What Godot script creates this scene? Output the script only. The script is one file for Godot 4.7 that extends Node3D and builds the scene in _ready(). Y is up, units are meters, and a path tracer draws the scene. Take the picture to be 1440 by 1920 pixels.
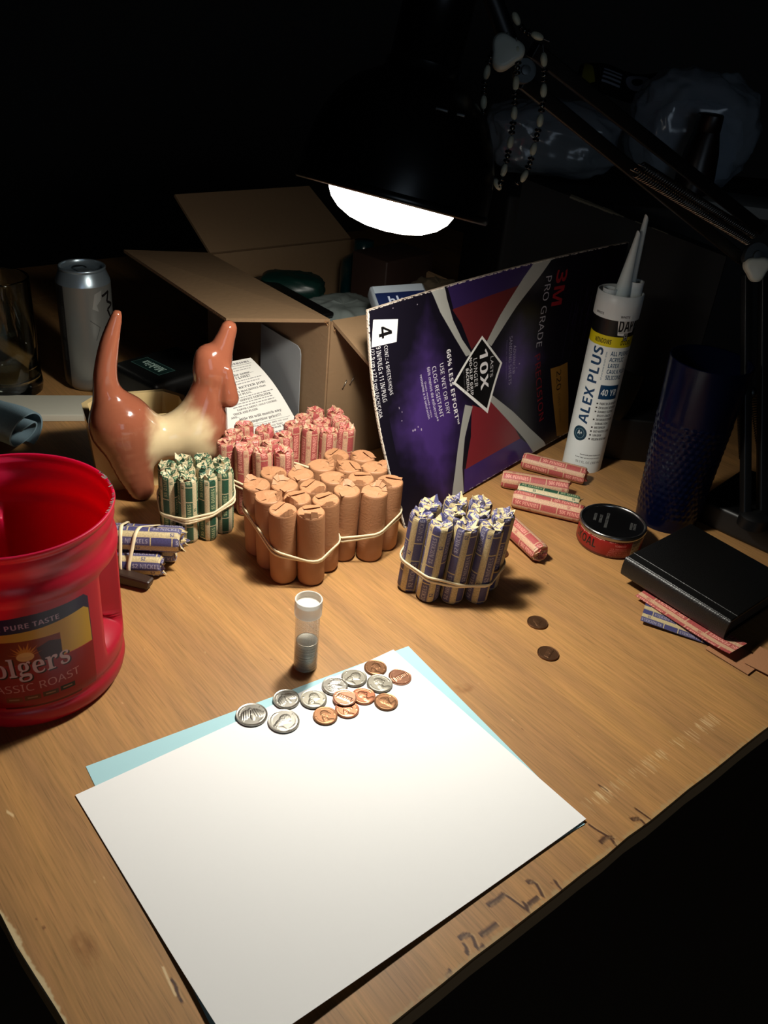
extends Node3D
# A cluttered night-time desk: rolled coins, a coffee canister, a sanding-sheet packet and
# a caulk tube under one articulated lamp. Shapes are worked out in millimetres.

const MM := 0.001
const F := 1659.0                       # focal length in pixels of the 1440 x 1920 frame
var eye := Vector3(0, 494, 0)           # camera, millimetres above the table top
var cf: Vector3
var cu: Vector3
var cr: Vector3
var M := {}
var taken := {}
var fonts := {}

# ------------------------------------------------------------------ mesh builder
class MB:
	var v := PackedVector3Array()
	var uv := PackedVector2Array()
	var col := PackedColorArray()
	var sg := PackedInt32Array()
	var g := 1
	var c := Color.WHITE
	func tri(a: Vector3, b: Vector3, d: Vector3, ua := Vector2.ZERO, ub := Vector2.ZERO, ud := Vector2.ZERO) -> void:
		v.append(a); v.append(b); v.append(d)
		uv.append(ua); uv.append(ub); uv.append(ud)
		for k in 3:
			col.append(c); sg.append(g)
	func quad(a: Vector3, b: Vector3, d: Vector3, e: Vector3, ua := Vector2(0, 0), ub := Vector2(1, 0), ud := Vector2(1, 1), ue := Vector2(0, 1)) -> void:
		tri(a, b, d, ua, ub, ud)
		tri(a, d, e, ua, ud, ue)
	func grid(p: Callable, nu: int, nv: int, wrap_u := false, wrap_v := false, ur := Rect2(0, 0, 1, 1)) -> void:
		var pts := []
		for j in nv + 1:
			var row := PackedVector3Array()
			var jj := 0 if (wrap_v and j == nv) else j
			for i in nu + 1:
				var ii := 0 if (wrap_u and i == nu) else i
				row.append(p.call(float(ii) / nu, float(jj) / nv))
			pts.append(row)
		for j in nv:
			for i in nu:
				var u0 := ur.position.x + ur.size.x * i / nu
				var u1 := ur.position.x + ur.size.x * (i + 1) / nu
				var v0 := ur.position.y + ur.size.y * j / nv
				var v1 := ur.position.y + ur.size.y * (j + 1) / nv
				quad(pts[j][i], pts[j][i + 1], pts[j + 1][i + 1], pts[j + 1][i], Vector2(u0, v0), Vector2(u1, v0), Vector2(u1, v1), Vector2(u0, v1))
	func lathe(prof: Array, n := 32, vr := Vector2(0, 1)) -> void:   # prof: Vector2(radius, height); one smooth run
		for j in prof.size() - 1:
			var a: Vector2 = prof[j]
			var b: Vector2 = prof[j + 1]
			var v0 := lerpf(vr.x, vr.y, float(j) / (prof.size() - 1))
			var v1 := lerpf(vr.x, vr.y, float(j + 1) / (prof.size() - 1))
			for i in n:
				var t0 := TAU * i / n
				var t1 := TAU * ((i + 1) % n) / n
				var u0 := float(i) / n
				var u1 := float(i + 1) / n
				var pa := Vector3(a.x * sin(t0), a.y, a.x * cos(t0))
				var pb := Vector3(a.x * sin(t1), a.y, a.x * cos(t1))
				var pc := Vector3(b.x * sin(t1), b.y, b.x * cos(t1))
				var pd := Vector3(b.x * sin(t0), b.y, b.x * cos(t0))
				if a.x < 1e-5:
					tri(pa, pc, pd, Vector2(u0, v0), Vector2(u1, v1), Vector2(u0, v1))
				elif b.x < 1e-5:
					tri(pa, pb, pc, Vector2(u0, v0), Vector2(u1, v0), Vector2(u0, v1))
				else:
					quad(pa, pb, pc, pd, Vector2(u0, v0), Vector2(u1, v0), Vector2(u1, v1), Vector2(u0, v1))
	func lathes(runs: Array, n := 32) -> void:                        # several runs, sharp between them
		for r in runs:
			lathe(r, n); g += 1
	func tube(path: PackedVector3Array, rad: float, n := 8, closed := false, flat := 1.0, rads := PackedFloat32Array()) -> void:
		var m := path.size()
		var rings := []
		var up := Vector3(0, 1, 0)
		for i in m:
			var t: Vector3
			if closed:
				t = (path[(i + 1) % m] - path[(i + m - 1) % m]).normalized()
			else:
				t = (path[mini(i + 1, m - 1)] - path[maxi(i - 1, 0)]).normalized()
			var s := t.cross(up)
			if s.length() < 0.05:
				s = t.cross(Vector3(1, 0, 0.3))
			s = s.normalized()
			var w := s.cross(t).normalized()
			var rr := rad if rads.is_empty() else rads[i]
			var ring := PackedVector3Array()
			for k in n:
				var a := TAU * k / n
				ring.append(path[i] + s * cos(a) * rr * flat + w * sin(a) * rr)
			rings.append(ring)
		for i in (m if closed else m - 1):
			var A: PackedVector3Array = rings[i]
			var B: PackedVector3Array = rings[(i + 1) % m]
			for k in n:
				var k1 := (k + 1) % n
				quad(A[k], A[k1], B[k1], B[k], Vector2(float(k) / n, float(i) / m), Vector2(float(k + 1) / n, float(i) / m), Vector2(float(k + 1) / n, float(i + 1) / m), Vector2(float(k) / n, float(i + 1) / m))
		if not closed:
			g += 1
			for k in range(1, n - 1):
				tri(rings[0][0], rings[0][k], rings[0][k + 1])
				tri(rings[m - 1][0], rings[m - 1][k + 1], rings[m - 1][k])
			g += 1
	func rbox(size: Vector3, r: float, k := 3, xf := Transform3D()) -> void:   # box with rounded edges
		var h := size / 2
		var cut := func(hh: float) -> PackedFloat32Array:
			var o := PackedFloat32Array()
			for i in k + 1:
				o.append(-hh + r * i / k)
			for i in k + 1:
				o.append(hh - r + r * i / k)
			return o
		for ax in 3:
			for sgn in [-1.0, 1.0]:
				var a1 := (ax + 1) % 3
				var a2 := (ax + 2) % 3
				var A: PackedFloat32Array = cut.call(h[a1])
				var B: PackedFloat32Array = cut.call(h[a2])
				var pt := func(x: float, y: float) -> Vector3:
					var p := Vector3.ZERO
					p[ax] = sgn * h[ax]; p[a1] = x; p[a2] = y
					var q := Vector3(clampf(p.x, -h.x + r, h.x - r), clampf(p.y, -h.y + r, h.y - r), clampf(p.z, -h.z + r, h.z - r))
					var dd := p - q
					return xf * (q + dd.normalized() * r if dd.length() > 1e-6 else p)
				for i in A.size() - 1:
					for j in B.size() - 1:
						var q0: Vector3 = pt.call(A[i], B[j])
						var q1: Vector3 = pt.call(A[i + 1], B[j])
						var q2: Vector3 = pt.call(A[i + 1], B[j + 1])
						var q3: Vector3 = pt.call(A[i], B[j + 1])
						var s := Vector2(1.0 / (2 * h[a1]), 1.0 / (2 * h[a2]))
						var U := func(x: float, y: float) -> Vector2: return Vector2((x + h[a1]) * s.x, (y + h[a2]) * s.y)
						if sgn > 0:
							quad(q0, q3, q2, q1, U.call(A[i], B[j]), U.call(A[i], B[j + 1]), U.call(A[i + 1], B[j + 1]), U.call(A[i + 1], B[j]))
						else:
							quad(q0, q1, q2, q3, U.call(A[i], B[j]), U.call(A[i + 1], B[j]), U.call(A[i + 1], B[j + 1]), U.call(A[i], B[j + 1]))
	func prism(poly: PackedVector2Array, y0: float, y1: float, bev := 0.0) -> void:   # poly in x,z, extruded in y
		var idx := Geometry2D.triangulate_polygon(poly)
		var inset := poly
		if bev > 0.0:
			var off := Geometry2D.offset_polygon(poly, -bev)
			if off.size() > 0 and off[0].size() == poly.size():
				inset = off[0]
				var best := 0
				for i in inset.size():                                     # line the two rings up
					if inset[i].distance_to(poly[0]) < inset[best].distance_to(poly[0]):
						best = i
				var rot := PackedVector2Array()
				for i in inset.size():
					rot.append(inset[(i + best) % inset.size()])
				inset = rot
			else:
				bev = 0.0
		g = 0
		for i in range(0, idx.size(), 3):
			var a := inset[idx[i]]
			var b := inset[idx[i + 1]]
			var d := inset[idx[i + 2]]
			tri(Vector3(a.x, y1, a.y), Vector3(b.x, y1, b.y), Vector3(d.x, y1, d.y), a, b, d)
			a = poly[idx[i]]; b = poly[idx[i + 1]]; d = poly[idx[i + 2]]
			tri(Vector3(a.x, y0, a.y), Vector3(d.x, y0, d.y), Vector3(b.x, y0, b.y), a, d, b)
		var n := poly.size()
		for i in n:
			var a := poly[i]
			var b := poly[(i + 1) % n]
			quad(Vector3(a.x, y0, a.y), Vector3(b.x, y0, b.y), Vector3(b.x, y1 - bev, b.y), Vector3(a.x, y1 - bev, a.y))
			if bev > 0.0:
				var e := inset[i]
				var f := inset[(i + 1) % n]
				quad(Vector3(a.x, y1 - bev, a.y), Vector3(b.x, y1 - bev, b.y), Vector3(f.x, y1, f.y), Vector3(e.x, y1, e.y))
	func sphere(at: Vector3, r: Vector3, n := 12) -> void:
		grid(func(u, w): return at + Vector3(r.x * sin(PI * w) * cos(TAU * u), -r.y * cos(PI * w), r.z * sin(PI * w) * sin(TAU * u)), n, maxi(n * 2 / 3, 4), true)
	func move(xf: Transform3D, from := 0) -> void:
		for i in range(from, v.size()):
			v[i] = xf * v[i]
	func mesh() -> ArrayMesh:
		var vol := 0.0
		for i in range(0, v.size(), 3):
			vol += v[i].dot(v[i + 1].cross(v[i + 2]))
		var flip := vol > 0.0
		var st := SurfaceTool.new()
		st.begin(Mesh.PRIMITIVE_TRIANGLES)
		for i in range(0, v.size(), 3):
			for k in 3:
				var j: int = i + ([0, 2, 1][k] if flip else k)
				st.set_smooth_group(0xFFFFFFFF if sg[j] == 0 else sg[j])
				st.set_uv(uv[j]); st.set_color(col[j])
				st.add_vertex(v[j] * 0.001)
		st.generate_normals()
		st.index()
		return st.commit()

# ------------------------------------------------------------------ printed textures
class Canvas:
	var img: Image
	var s: float
	var w: int
	var h: int
	func _init(wmm: float, hmm: float, ppmm: float, bg: Color) -> void:
		s = ppmm; w = int(wmm * ppmm); h = int(hmm * ppmm)
		img = Image.create(w, h, false, Image.FORMAT_RGBA8)
		img.fill(bg)
	func rect(x: float, y: float, ww: float, hh: float, c: Color) -> void:
		img.fill_rect(Rect2i(int(round(x * s)), int(round(y * s)), maxi(1, int(round(ww * s))), maxi(1, int(round(hh * s)))), c)
	func tris(p: PackedVector2Array, c: Color) -> void:      # millimetre triangles, anti-aliased
		var lo := Vector2(1e9, 1e9)
		var hi := Vector2(-1e9, -1e9)
		for q in p:
			lo = lo.min(q * s); hi = hi.max(q * s)
		var x0 := maxi(0, int(floor(lo.x))); var y0 := maxi(0, int(floor(lo.y)))
		var x1 := mini(w - 1, int(ceil(hi.x))); var y1 := mini(h - 1, int(ceil(hi.y)))
		var bw := x1 - x0 + 1; var bh := y1 - y0 + 1
		if bw <= 0 or bh <= 0: return
		var cov := PackedFloat32Array(); cov.resize(bw * bh)
		const SUB := 3
		for i in range(0, p.size() - 2, 3):
			var a := p[i] * s; var b := p[i + 1] * s; var d := p[i + 2] * s
			var ya := minf(a.y, minf(b.y, d.y)); var yb := maxf(a.y, maxf(b.y, d.y))
			for j in range(int(floor(ya * SUB)), int(ceil(yb * SUB)) + 1):
				var y := (j + 0.5) / SUB
				if y < ya or y > yb: continue
				var iy := int(floor(y)) - y0
				if iy < 0 or iy >= bh: continue
				var xa := 1e9; var xb := -1e9
				for e in [[a, b], [b, d], [d, a]]:
					var q: Vector2 = e[0]; var r: Vector2 = e[1]
					if (q.y <= y and r.y > y) or (r.y <= y and q.y > y):
						var x := q.x + (r.x - q.x) * (y - q.y) / (r.y - q.y)
						xa = minf(xa, x); xb = maxf(xb, x)
				if xb <= xa: continue
				for ix in range(maxi(int(floor(xa)), x0), mini(int(floor(xb)), x1) + 1):
					cov[iy * bw + ix - x0] += (minf(xb, ix + 1.0) - maxf(xa, float(ix))) / SUB
		for y in bh:
			for x in bw:
				var k := minf(cov[y * bw + x], 1.0) * c.a
				if k > 0.004:
					var o := img.get_pixel(x + x0, y + y0)
					img.set_pixel(x + x0, y + y0, Color(lerpf(o.r, c.r, k), lerpf(o.g, c.g, k), lerpf(o.b, c.b, k), 1.0))
	func poly(p: PackedVector2Array, c: Color) -> void:
		var idx := Geometry2D.triangulate_polygon(p)
		var t := PackedVector2Array()
		for i in idx: t.append(p[i])
		tris(t, c)
	func line(p: PackedVector2Array, wid: float, c: Color) -> void:
		for i in p.size() - 1:
			var d := (p[i + 1] - p[i])
			if d.length() < 1e-6: continue
			var n := d.normalized().orthogonal() * wid / 2
			tris(PackedVector2Array([p[i] + n, p[i + 1] + n, p[i + 1] - n, p[i] + n, p[i + 1] - n, p[i] - n]), c)
	func disc(x: float, y: float, rx: float, ry: float, c: Color) -> void:
		var p := PackedVector2Array()
		for i in 28: p.append(Vector2(x + rx * cos(TAU * i / 28), y + ry * sin(TAU * i / 28)))
		poly(p, c)
	# the text's own box is fitted into wmm x hmm around (x, y), turned clockwise by ang
	func text(t: String, x: float, y: float, wmm: float, hmm: float, ang: float, c: Color, f: Font) -> void:
		var tm := TextMesh.new()
		tm.font = f; tm.text = t; tm.font_size = 48; tm.pixel_size = 0.02; tm.depth = 0.0; tm.curve_step = 1.0
		var a := tm.get_mesh_arrays()
		var vs: PackedVector3Array = a[0]
		var ix = a[12]
		var lo := Vector2(1e9, 1e9); var hi := Vector2(-1e9, -1e9)
		for q in vs:
			lo = lo.min(Vector2(q.x, q.y)); hi = hi.max(Vector2(q.x, q.y))
		var mid := (lo + hi) / 2
		var sc := Vector2(wmm, hmm) / (hi - lo)
		var out := PackedVector2Array()
		var n: int = ix.size() if ix != null else vs.size()
		for i in n:
			var q: Vector3 = vs[ix[i]] if ix != null else vs[i]
			out.append(Vector2(x, y) + (Vector2((q.x - mid.x) * sc.x, -(q.y - mid.y) * sc.y)).rotated(ang))
		tris(out, c)
	func grain(seed_: int, amount: float, freq := 0.3) -> void:     # fibre and ink unevenness
		var n := FastNoiseLite.new(); n.seed = seed_; n.frequency = freq; n.fractal_octaves = 3
		var d := img.get_data()
		for y in h:
			for x in w:
				var k := 1.0 + amount * n.get_noise_2d(x, y)
				var o := (y * w + x) * 4
				for q in 3: d[o + q] = clampi(int(d[o + q] * k), 0, 255)
		img = Image.create_from_data(w, h, false, Image.FORMAT_RGBA8, d)
	func tex() -> ImageTexture:
		return ImageTexture.create_from_image(img)

# ------------------------------------------------------------------ naming, placing
func ray(u: float, v: float) -> Vector3:
	return cf + cr * (u - 720.0) / F - cu * (v - 960.0) / F
func gp(u: float, v: float, y := 0.0) -> Vector3:            # where the sight line meets the height y
	var d := ray(u, v)
	return eye + d * ((y - eye.y) / d.y)
func zp(u: float, v: float, z: float) -> Vector3:            # where it meets the upright plane at distance z
	var d := ray(u, v)
	return eye + d * ((z - eye.z) / d.z)
func numbered(n: String, scope: Node) -> String:
	var key := str(scope.get_instance_id()) + n
	var k: int = taken.get(key, 0)
	taken[key] = k + 1
	return n if k == 0 else "%s_%03d" % [n, k]
func tag(o: Node, label: String, category: String, group := "") -> void:
	o.set_meta("label", label)
	o.set_meta("category", category)
	if group: o.set_meta("group", group)
func thing(called: String, label: String, category: String, at := Vector3.ZERO, group := "") -> Node3D:
	var o := Node3D.new()
	o.name = numbered(called, self)
	add_child(o)
	o.position = at * MM
	tag(o, label, category, group)
	return o
func mi(called: String, what, m: Material, parent: Node, at := Vector3.ZERO) -> MeshInstance3D:
	var o := MeshInstance3D.new()
	o.mesh = what.mesh() if what is MB else what
	o.material_override = m
	o.cast_shadow = GeometryInstance3D.SHADOW_CASTING_SETTING_ON
	o.name = numbered(called, parent)
	parent.add_child(o)
	o.position = at * MM
	return o
func single(called: String, what, m: Material, label: String, category: String, at := Vector3.ZERO, group := "") -> MeshInstance3D:
	var o := mi(called, what, m, self, at)
	tag(o, label, category, group)
	return o
func structure(called: String, what, m: Material, at := Vector3.ZERO) -> MeshInstance3D:
	var o := mi(called, what, m, self, at)
	o.set_meta("kind", "structure")
	o.set_meta("label", {"floor": "brown floor far below the table", "ceiling": "plain ceiling of the dark room"}.get(called, "plain painted wall of the dark room"))
	o.set_meta("category", "floor" if called == "floor" else "ceiling" if called == "ceiling" else "wall")
	return o
func mat(c: Color, rough := 0.6, metal := 0.0, tex: Texture2D = null) -> StandardMaterial3D:
	var m := StandardMaterial3D.new()
	m.albedo_color = c; m.roughness = rough; m.metallic = metal
	if tex: m.albedo_texture = tex
	return m
func bumpy(m: StandardMaterial3D, freq: float, depth_cm: float, scale := 1.0, seed_ := 1) -> StandardMaterial3D:
	var n := FastNoiseLite.new(); n.seed = seed_; n.frequency = freq; n.fractal_octaves = 4
	var t := NoiseTexture2D.new(); t.width = 256; t.height = 256; t.seamless = true; t.noise = n
	m.heightmap_enabled = true; m.heightmap_texture = t; m.heightmap_scale = depth_cm
	m.uv1_triplanar = true; m.uv1_scale = Vector3.ONE * scale
	return m
func font(n: String, wt := 400) -> Font:
	var key := n + str(wt)
	if not fonts.has(key):
		var f := SystemFont.new(); f.font_names = PackedStringArray([n]); f.font_weight = wt
		fonts[key] = f
	return fonts[key]
func frame3(x: Vector3, y: Vector3, at := Vector3.ZERO) -> Transform3D:   # basis whose y axis is y, x axis near x
	y = y.normalized()
	var z := x.cross(y).normalized()
	return Transform3D(Basis(y.cross(z).normalized(), y, z), at)
func ss(a: float, b: float, x: float) -> float:
	return smoothstep(a, b, x)

func _ready() -> void:
	# ---- camera
	var pitch := deg_to_rad(31.12)
	var roll := deg_to_rad(-5.874)
	cf = Vector3(0, -sin(pitch), -cos(pitch))
	var up0 := Vector3(0, cos(pitch), -sin(pitch))
	var rt0 := Vector3(1, 0, 0)
	cu = up0 * cos(roll) + rt0 * sin(roll)
	cr = rt0 * cos(roll) - up0 * sin(roll)
	var cam := Camera3D.new()
	cam.name = "camera"
	add_child(cam)
	cam.transform = Transform3D(Basis(cr, cu, -cf), eye * MM)
	cam.fov = rad_to_deg(2.0 * atan(960.0 / F))
	cam.near = 0.02; cam.far = 20.0
	cam.current = true
	# ---- environment: a dark room at night
	var we := WorldEnvironment.new()
	we.name = "environment"
	var env := Environment.new()
	env.background_mode = Environment.BG_COLOR
	env.background_color = Color(0.004, 0.004, 0.005)
	env.tonemap_mode = Environment.TONE_MAPPER_LINEAR
	env.tonemap_exposure = 1.0
	env.sdfgi_enabled = true; env.ssao_enabled = true; env.ssil_enabled = true
	we.environment = env
	add_child(we)
	# ---- the lamp is the main light (build_lamp); build_room adds a dim fill
	materials()
	build_room()
	build_table()
	build_lamp()
	build_papers()
	build_coffee_canister()
	build_packet()
	build_rolls()
	build_dog()
	build_box()
	build_caulk()
	build_coins()
	build_right_side()
	build_left_side()
	build_background()
	build_necklace()

func materials() -> void:
	M.black_gloss = mat(Color(0.018, 0.018, 0.02), 0.28)
	M.black_metal = mat(Color(0.03, 0.03, 0.033), 0.45, 0.0)
	M.white_enamel = mat(Color(0.9, 0.9, 0.88), 0.4)
	M.steel = mat(Color(0.5, 0.48, 0.45), 0.32, 1.0)
	M.grey_metal = mat(Color(0.32, 0.34, 0.35), 0.45, 0.8)
	M.knob_white = mat(Color(0.72, 0.74, 0.70), 0.4)
	M.band = mat(Color(0.88, 0.81, 0.66), 0.55)
	M.kraft = bumpy(mat(Color(0.665, 0.47, 0.325), 0.62), 0.02, 0.012, 60.0, 3)
	M.cardboard = bumpy(mat(Color(0.47, 0.37, 0.26), 0.8), 0.02, 0.02, 25.0, 5)
	M.cardboard_core = mat(Color(0.62, 0.47, 0.32), 0.9)
	M.white_paper = mat(Color(0.945, 0.945, 0.94), 0.75)
	M.blue_paper = mat(Color(0.66, 0.83, 0.86), 0.75)
	M.cream_glaze = mat(Color(0.80, 0.70, 0.50), 0.16)

func build_room() -> void:
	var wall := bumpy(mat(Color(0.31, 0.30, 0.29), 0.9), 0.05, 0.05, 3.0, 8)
	var fl := MB.new(); fl.g = 0
	fl.rbox(Vector3(5200, 40, 5200), 2, 1)
	structure("floor", fl, mat(Color(0.36, 0.29, 0.22), 0.8), Vector3(0, -770, -800))
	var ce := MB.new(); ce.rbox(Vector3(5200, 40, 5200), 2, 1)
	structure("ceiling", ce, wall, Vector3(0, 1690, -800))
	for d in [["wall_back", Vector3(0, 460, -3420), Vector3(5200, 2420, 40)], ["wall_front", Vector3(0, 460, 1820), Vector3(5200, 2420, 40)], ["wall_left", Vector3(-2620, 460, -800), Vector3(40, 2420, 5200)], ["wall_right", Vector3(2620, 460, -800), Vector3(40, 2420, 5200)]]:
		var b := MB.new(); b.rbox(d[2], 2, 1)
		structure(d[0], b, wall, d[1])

	# added, unseen window behind the viewer: dim fill for table edge and bags
	var wn := thing("window_1", "added paned window out of view giving dim fill light", "window", Vector3(600, 560, 1796))
	wn.rotation.y = -PI / 2
	wn.set_meta("kind", "structure")
	var fm := mat(Color(0.30, 0.29, 0.27), 0.6)
	for d in [[Vector3(0, 460, 0), Vector3(30, 50, 950)], [Vector3(0, -460, 0), Vector3(30, 50, 950)], [Vector3(0, 0, 450), Vector3(30, 870, 50)], [Vector3(0, 0, -450), Vector3(30, 870, 50)], [Vector3(0, 0, 0), Vector3(26, 870, 26)]]:
		var b := MB.new(); b.rbox(d[1], 3, 1, Transform3D(Basis(), d[0]))
		mi("added_window_frame", b, fm, wn)
	var fill_pane_m := mat(Color(0.2, 0.22, 0.25), 0.2)
	fill_pane_m.emission_enabled = true; fill_pane_m.emission = Color(0.84, 0.92, 1.0); fill_pane_m.emission_energy_multiplier = 0.4
	for sgn in [-1.0, 1.0]:
		var b := MB.new(); b.rbox(Vector3(6, 870, 412), 1, 1, Transform3D(Basis(), Vector3(0, 0, sgn * 219)))
		mi("fill_pane", b, fill_pane_m, wn)
	var al := AreaLight3D.new()  # fill light added with the window, no source known there
	al.name = "fill_light"
	al.area_size = Vector2(0.86, 0.86)
	al.light_color = Color(0.84, 0.92, 1.0)
	al.light_energy = 0.22
	al.area_range = 6.0
	al.shadow_enabled = true
	wn.add_child(al)
	al.transform = Transform3D(Basis(Vector3(0, 1, 0), PI / 2), Vector3(-0.02, 0, 0))

# ------------------------------------------------------------------ table
var ea := Vector2(0.7399, -0.6728)      # along the front edge of the top (x, z)
var eg := Vector2(0.6728, 0.7399)       # along the wood grain, towards the front edge
func ac(p: Vector3) -> Vector2:       # table coordinates of a point: along the edge, along the grain
	var q := Vector2(p.x, p.z)
	return Vector2(q.dot(ea), q.dot(eg))
const A0 := -60.0
const C0 := -1330.0
func build_table() -> void:
	# veneer: 960 mm along the front edge x 1200 mm along the grain
	var W := 2048; var H := 1024
	var n1 := FastNoiseLite.new(); n1.seed = 11; n1.frequency = 1.0; n1.fractal_octaves = 3
	var n2 := FastNoiseLite.new(); n2.seed = 23; n2.frequency = 1.0; n2.fractal_octaves = 2
	var n3 := FastNoiseLite.new(); n3.seed = 5; n3.frequency = 1.0; n3.fractal_octaves = 2
	var d := PackedByteArray(); d.resize(W * H * 3)
	var base := Color(0.655, 0.486, 0.298)
	for y in H:
		var c := y * 1200.0 / H
		for x in W:
			var a := x * 960.0 / W
			var fine := n1.get_noise_2d(a * 0.42, c * 0.012)
			var pore := n2.get_noise_2d(a * 1.5, c * 0.022 + 40.0)
			var wide := n3.get_noise_2d(a * 0.03, c * 0.0035)
			var k := 1.0 + 0.11 * fine + 0.09 * wide
			if pore > 0.30: k -= (pore - 0.30) * 0.36
			var o := (y * W + x) * 3
			d[o] = clampi(int(255 * base.r * k), 0, 255)
			d[o + 1] = clampi(int(255 * base.g * (k - 0.02 * fine)), 0, 255)
			d[o + 2] = clampi(int(255 * base.b * (k - 0.05 * wide)), 0, 255)
	var cv := Canvas.new(1, 1, 1, Color.WHITE)
	cv.img = Image.create_from_data(W, H, false, Image.FORMAT_RGB8, d)
	cv.w = W; cv.h = H; cv.s = 1.0
	var T := func(u: float, v: float) -> Vector2:                # a mark seen at a pixel, in texture pixels
		var q := ac(gp(u, v))
		return Vector2((q.x - A0) * W / 960.0, (q.y - C0) * H / 1200.0)
	var rng := RandomNumberGenerator.new(); rng.seed = 77
	# cracks and torn veneer near the front edge
	var dark := Color(0.26, 0.15, 0.08, 0.95)
	var pale := Color(0.84, 0.74, 0.56, 0.35)
	for crack in [[[1103, 1545], [1140, 1568], [1156, 1588]], [[1190, 1515], [1222, 1538]], [[1183, 1537], [1200, 1535], [1210, 1552]], [[1122, 1472], [1140, 1484]], [[914, 1698], [945, 1676], [985, 1705], [1010, 1682]], [[988, 1655], [1004, 1655], [1018, 1682]], [[900, 1754], [932, 1731]], [[860, 1760], [884, 1753], [893, 1778], [908, 1772]], [[868, 1768], [875, 1790]], [[838, 1835], [845, 1818]], [[1125, 1580], [1150, 1570]], [[980, 1690], [992, 1712]], [[1040, 1650], [1058, 1672]], [[320, 1835], [332, 1862], [342, 1880]]]:
		var pts := PackedVector2Array()
		for k in crack.size():
			pts.append(T.call(crack[k][0], crack[k][1]))
			if k < crack.size() - 1:
				var m: Vector2 = (T.call(crack[k][0], crack[k][1]) + T.call(crack[k + 1][0], crack[k + 1][1])) / 2
				pts.append(m + Vector2(rng.randf_range(-3, 3), rng.randf_range(-1.5, 1.5)))
		cv.line(pts, 3.0, dark)
		var sh := PackedVector2Array()
		for q in pts: sh.append(q + Vector2(3.0, 0.8))
		cv.line(sh, 1.2, pale)
	# a band of short pale scratches running beside the front edge
	for k in 150:
		var t := rng.randf()
		var p: Vector2 = T.call(lerpf(1085, 1330, t), lerpf(1508, 1340, t) + rng.randf_range(-5, 5))
		if rng.randf() < 0.25 + 0.7 * absf(sin(t * 9.0)):
			cv.line(PackedVector2Array([p, p + Vector2(rng.randf_range(-2, 2), rng.randf_range(4, 11))]), rng.randf_range(1.0, 2.2), Color(0.88, 0.78, 0.6, rng.randf_range(0.15, 0.5)))
	for k in 60:                                                  # stray dings
		var p: Vector2 = T.call(rng.randf_range(20, 1430), rng.randf_range(1000, 1750))
		cv.line(PackedVector2Array([p, p + Vector2(rng.randf_range(-4, 4), rng.randf_range(-2, 2))]), rng.randf_range(0.8, 1.8), Color(0.9, 0.78, 0.58, 0.5) if k % 3 else Color(0.3, 0.18, 0.1, 0.5))
	for q in [[160, 1780, 11, 20], [870, 1290, 14, 8], [1240, 1580, 10, 9]]:      # brown stains
		var p: Vector2 = T.call(q[0], q[1])
		for k in 26:
			cv.disc(p.x + rng.randf_range(-1, 1) * q[2], p.y + rng.randf_range(-1, 1) * q[3] * 0.5, rng.randf_range(0.2, 0.6) * q[2], rng.randf_range(0.1, 0.3) * q[3], Color(0.42, 0.24, 0.10, 0.07))
	cv.line(PackedVector2Array([T.call(305, 1812), T.call(316, 1838), T.call(330, 1868)]), 3.0, Color(0.9, 0.8, 0.62, 0.8))
	cv.line(PackedVector2Array([T.call(12, 1521), T.call(26, 1530)]), 3.0, Color(0.9, 0.8, 0.62, 0.7))
	# bare chipped wood along the two near edges
	for k in 420:
		var t := k / 420.0
		var q: Vector2 = T.call(lerpf(-4, 122, t) + 1, lerpf(1706, 1922, t))
		if rng.randf() < 0.6: cv.disc(q.x + rng.randf_range(-3, 3) * rng.randf(), q.y, rng.randf_range(1.0, 4.0) * (1.5 if absf(sin(t * 7.0)) > 0.8 else 0.8), rng.randf_range(0.7, 1.8), Color(0.80, 0.72, 0.56, 0.55))
		var e: Vector2 = T.call(lerpf(735, 1440, t), lerpf(1918, 1363, t))
		if rng.randf() < 0.55:
			cv.disc(e.x, e.y - rng.randf_range(0, 1.5), rng.randf_range(1.5, 5), rng.randf_range(0.6, 2.0), Color(0.66, 0.55, 0.38, 0.55))
	var wood := mat(Color.WHITE, 0.48, 0.0, cv.tex())
	wood.metallic_specular = 0.45
	var t := thing("table", "worn wooden table top with cracked chipped veneer along its front edge", "table", Vector3.ZERO)
	# the top: front edge and chipped left edge as seen, other two out of view
	var corner := Vector2(-67.7, -182.2)
	var left := Vector2(-0.7125, -0.7017)
	var poly := PackedVector2Array()
	var rough := RandomNumberGenerator.new(); rough.seed = 4
	for k in 61:                                                    # left edge, far to near, slightly ragged
		var s := 1400.0 * (1.0 - k / 60.0)
		poly.append(corner + left * s + Vector2(0.7017, -0.7125) * (rough.randf_range(-1.4, 0.8) if s > 0.0 else 0.0))
	for k in range(1, 61):
		var s := 1500.0 * k / 60.0
		poly.append(corner + ea * s + eg * rough.randf_range(-0.8, 0.3))
	poly.append(corner + ea * 1500 + left * 1400)
	var mb := MB.new()
	mb.prism(poly, -19, 0)
	for i in mb.uv.size():
		var p := mb.v[i]
		var q := ac(p)
		mb.uv[i] = Vector2((q.x - A0) / 960.0, (q.y - C0) / 1200.0)
		if absf(p.y) > 1.0: mb.uv[i] = mb.uv[i] + Vector2(0.01, 0.0)
	mi("tabletop", mb, wood, t)
	var ply := mat(Color(0.64, 0.50, 0.34), 0.8)
	var eb := MB.new()
	eb.g = 0
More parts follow.
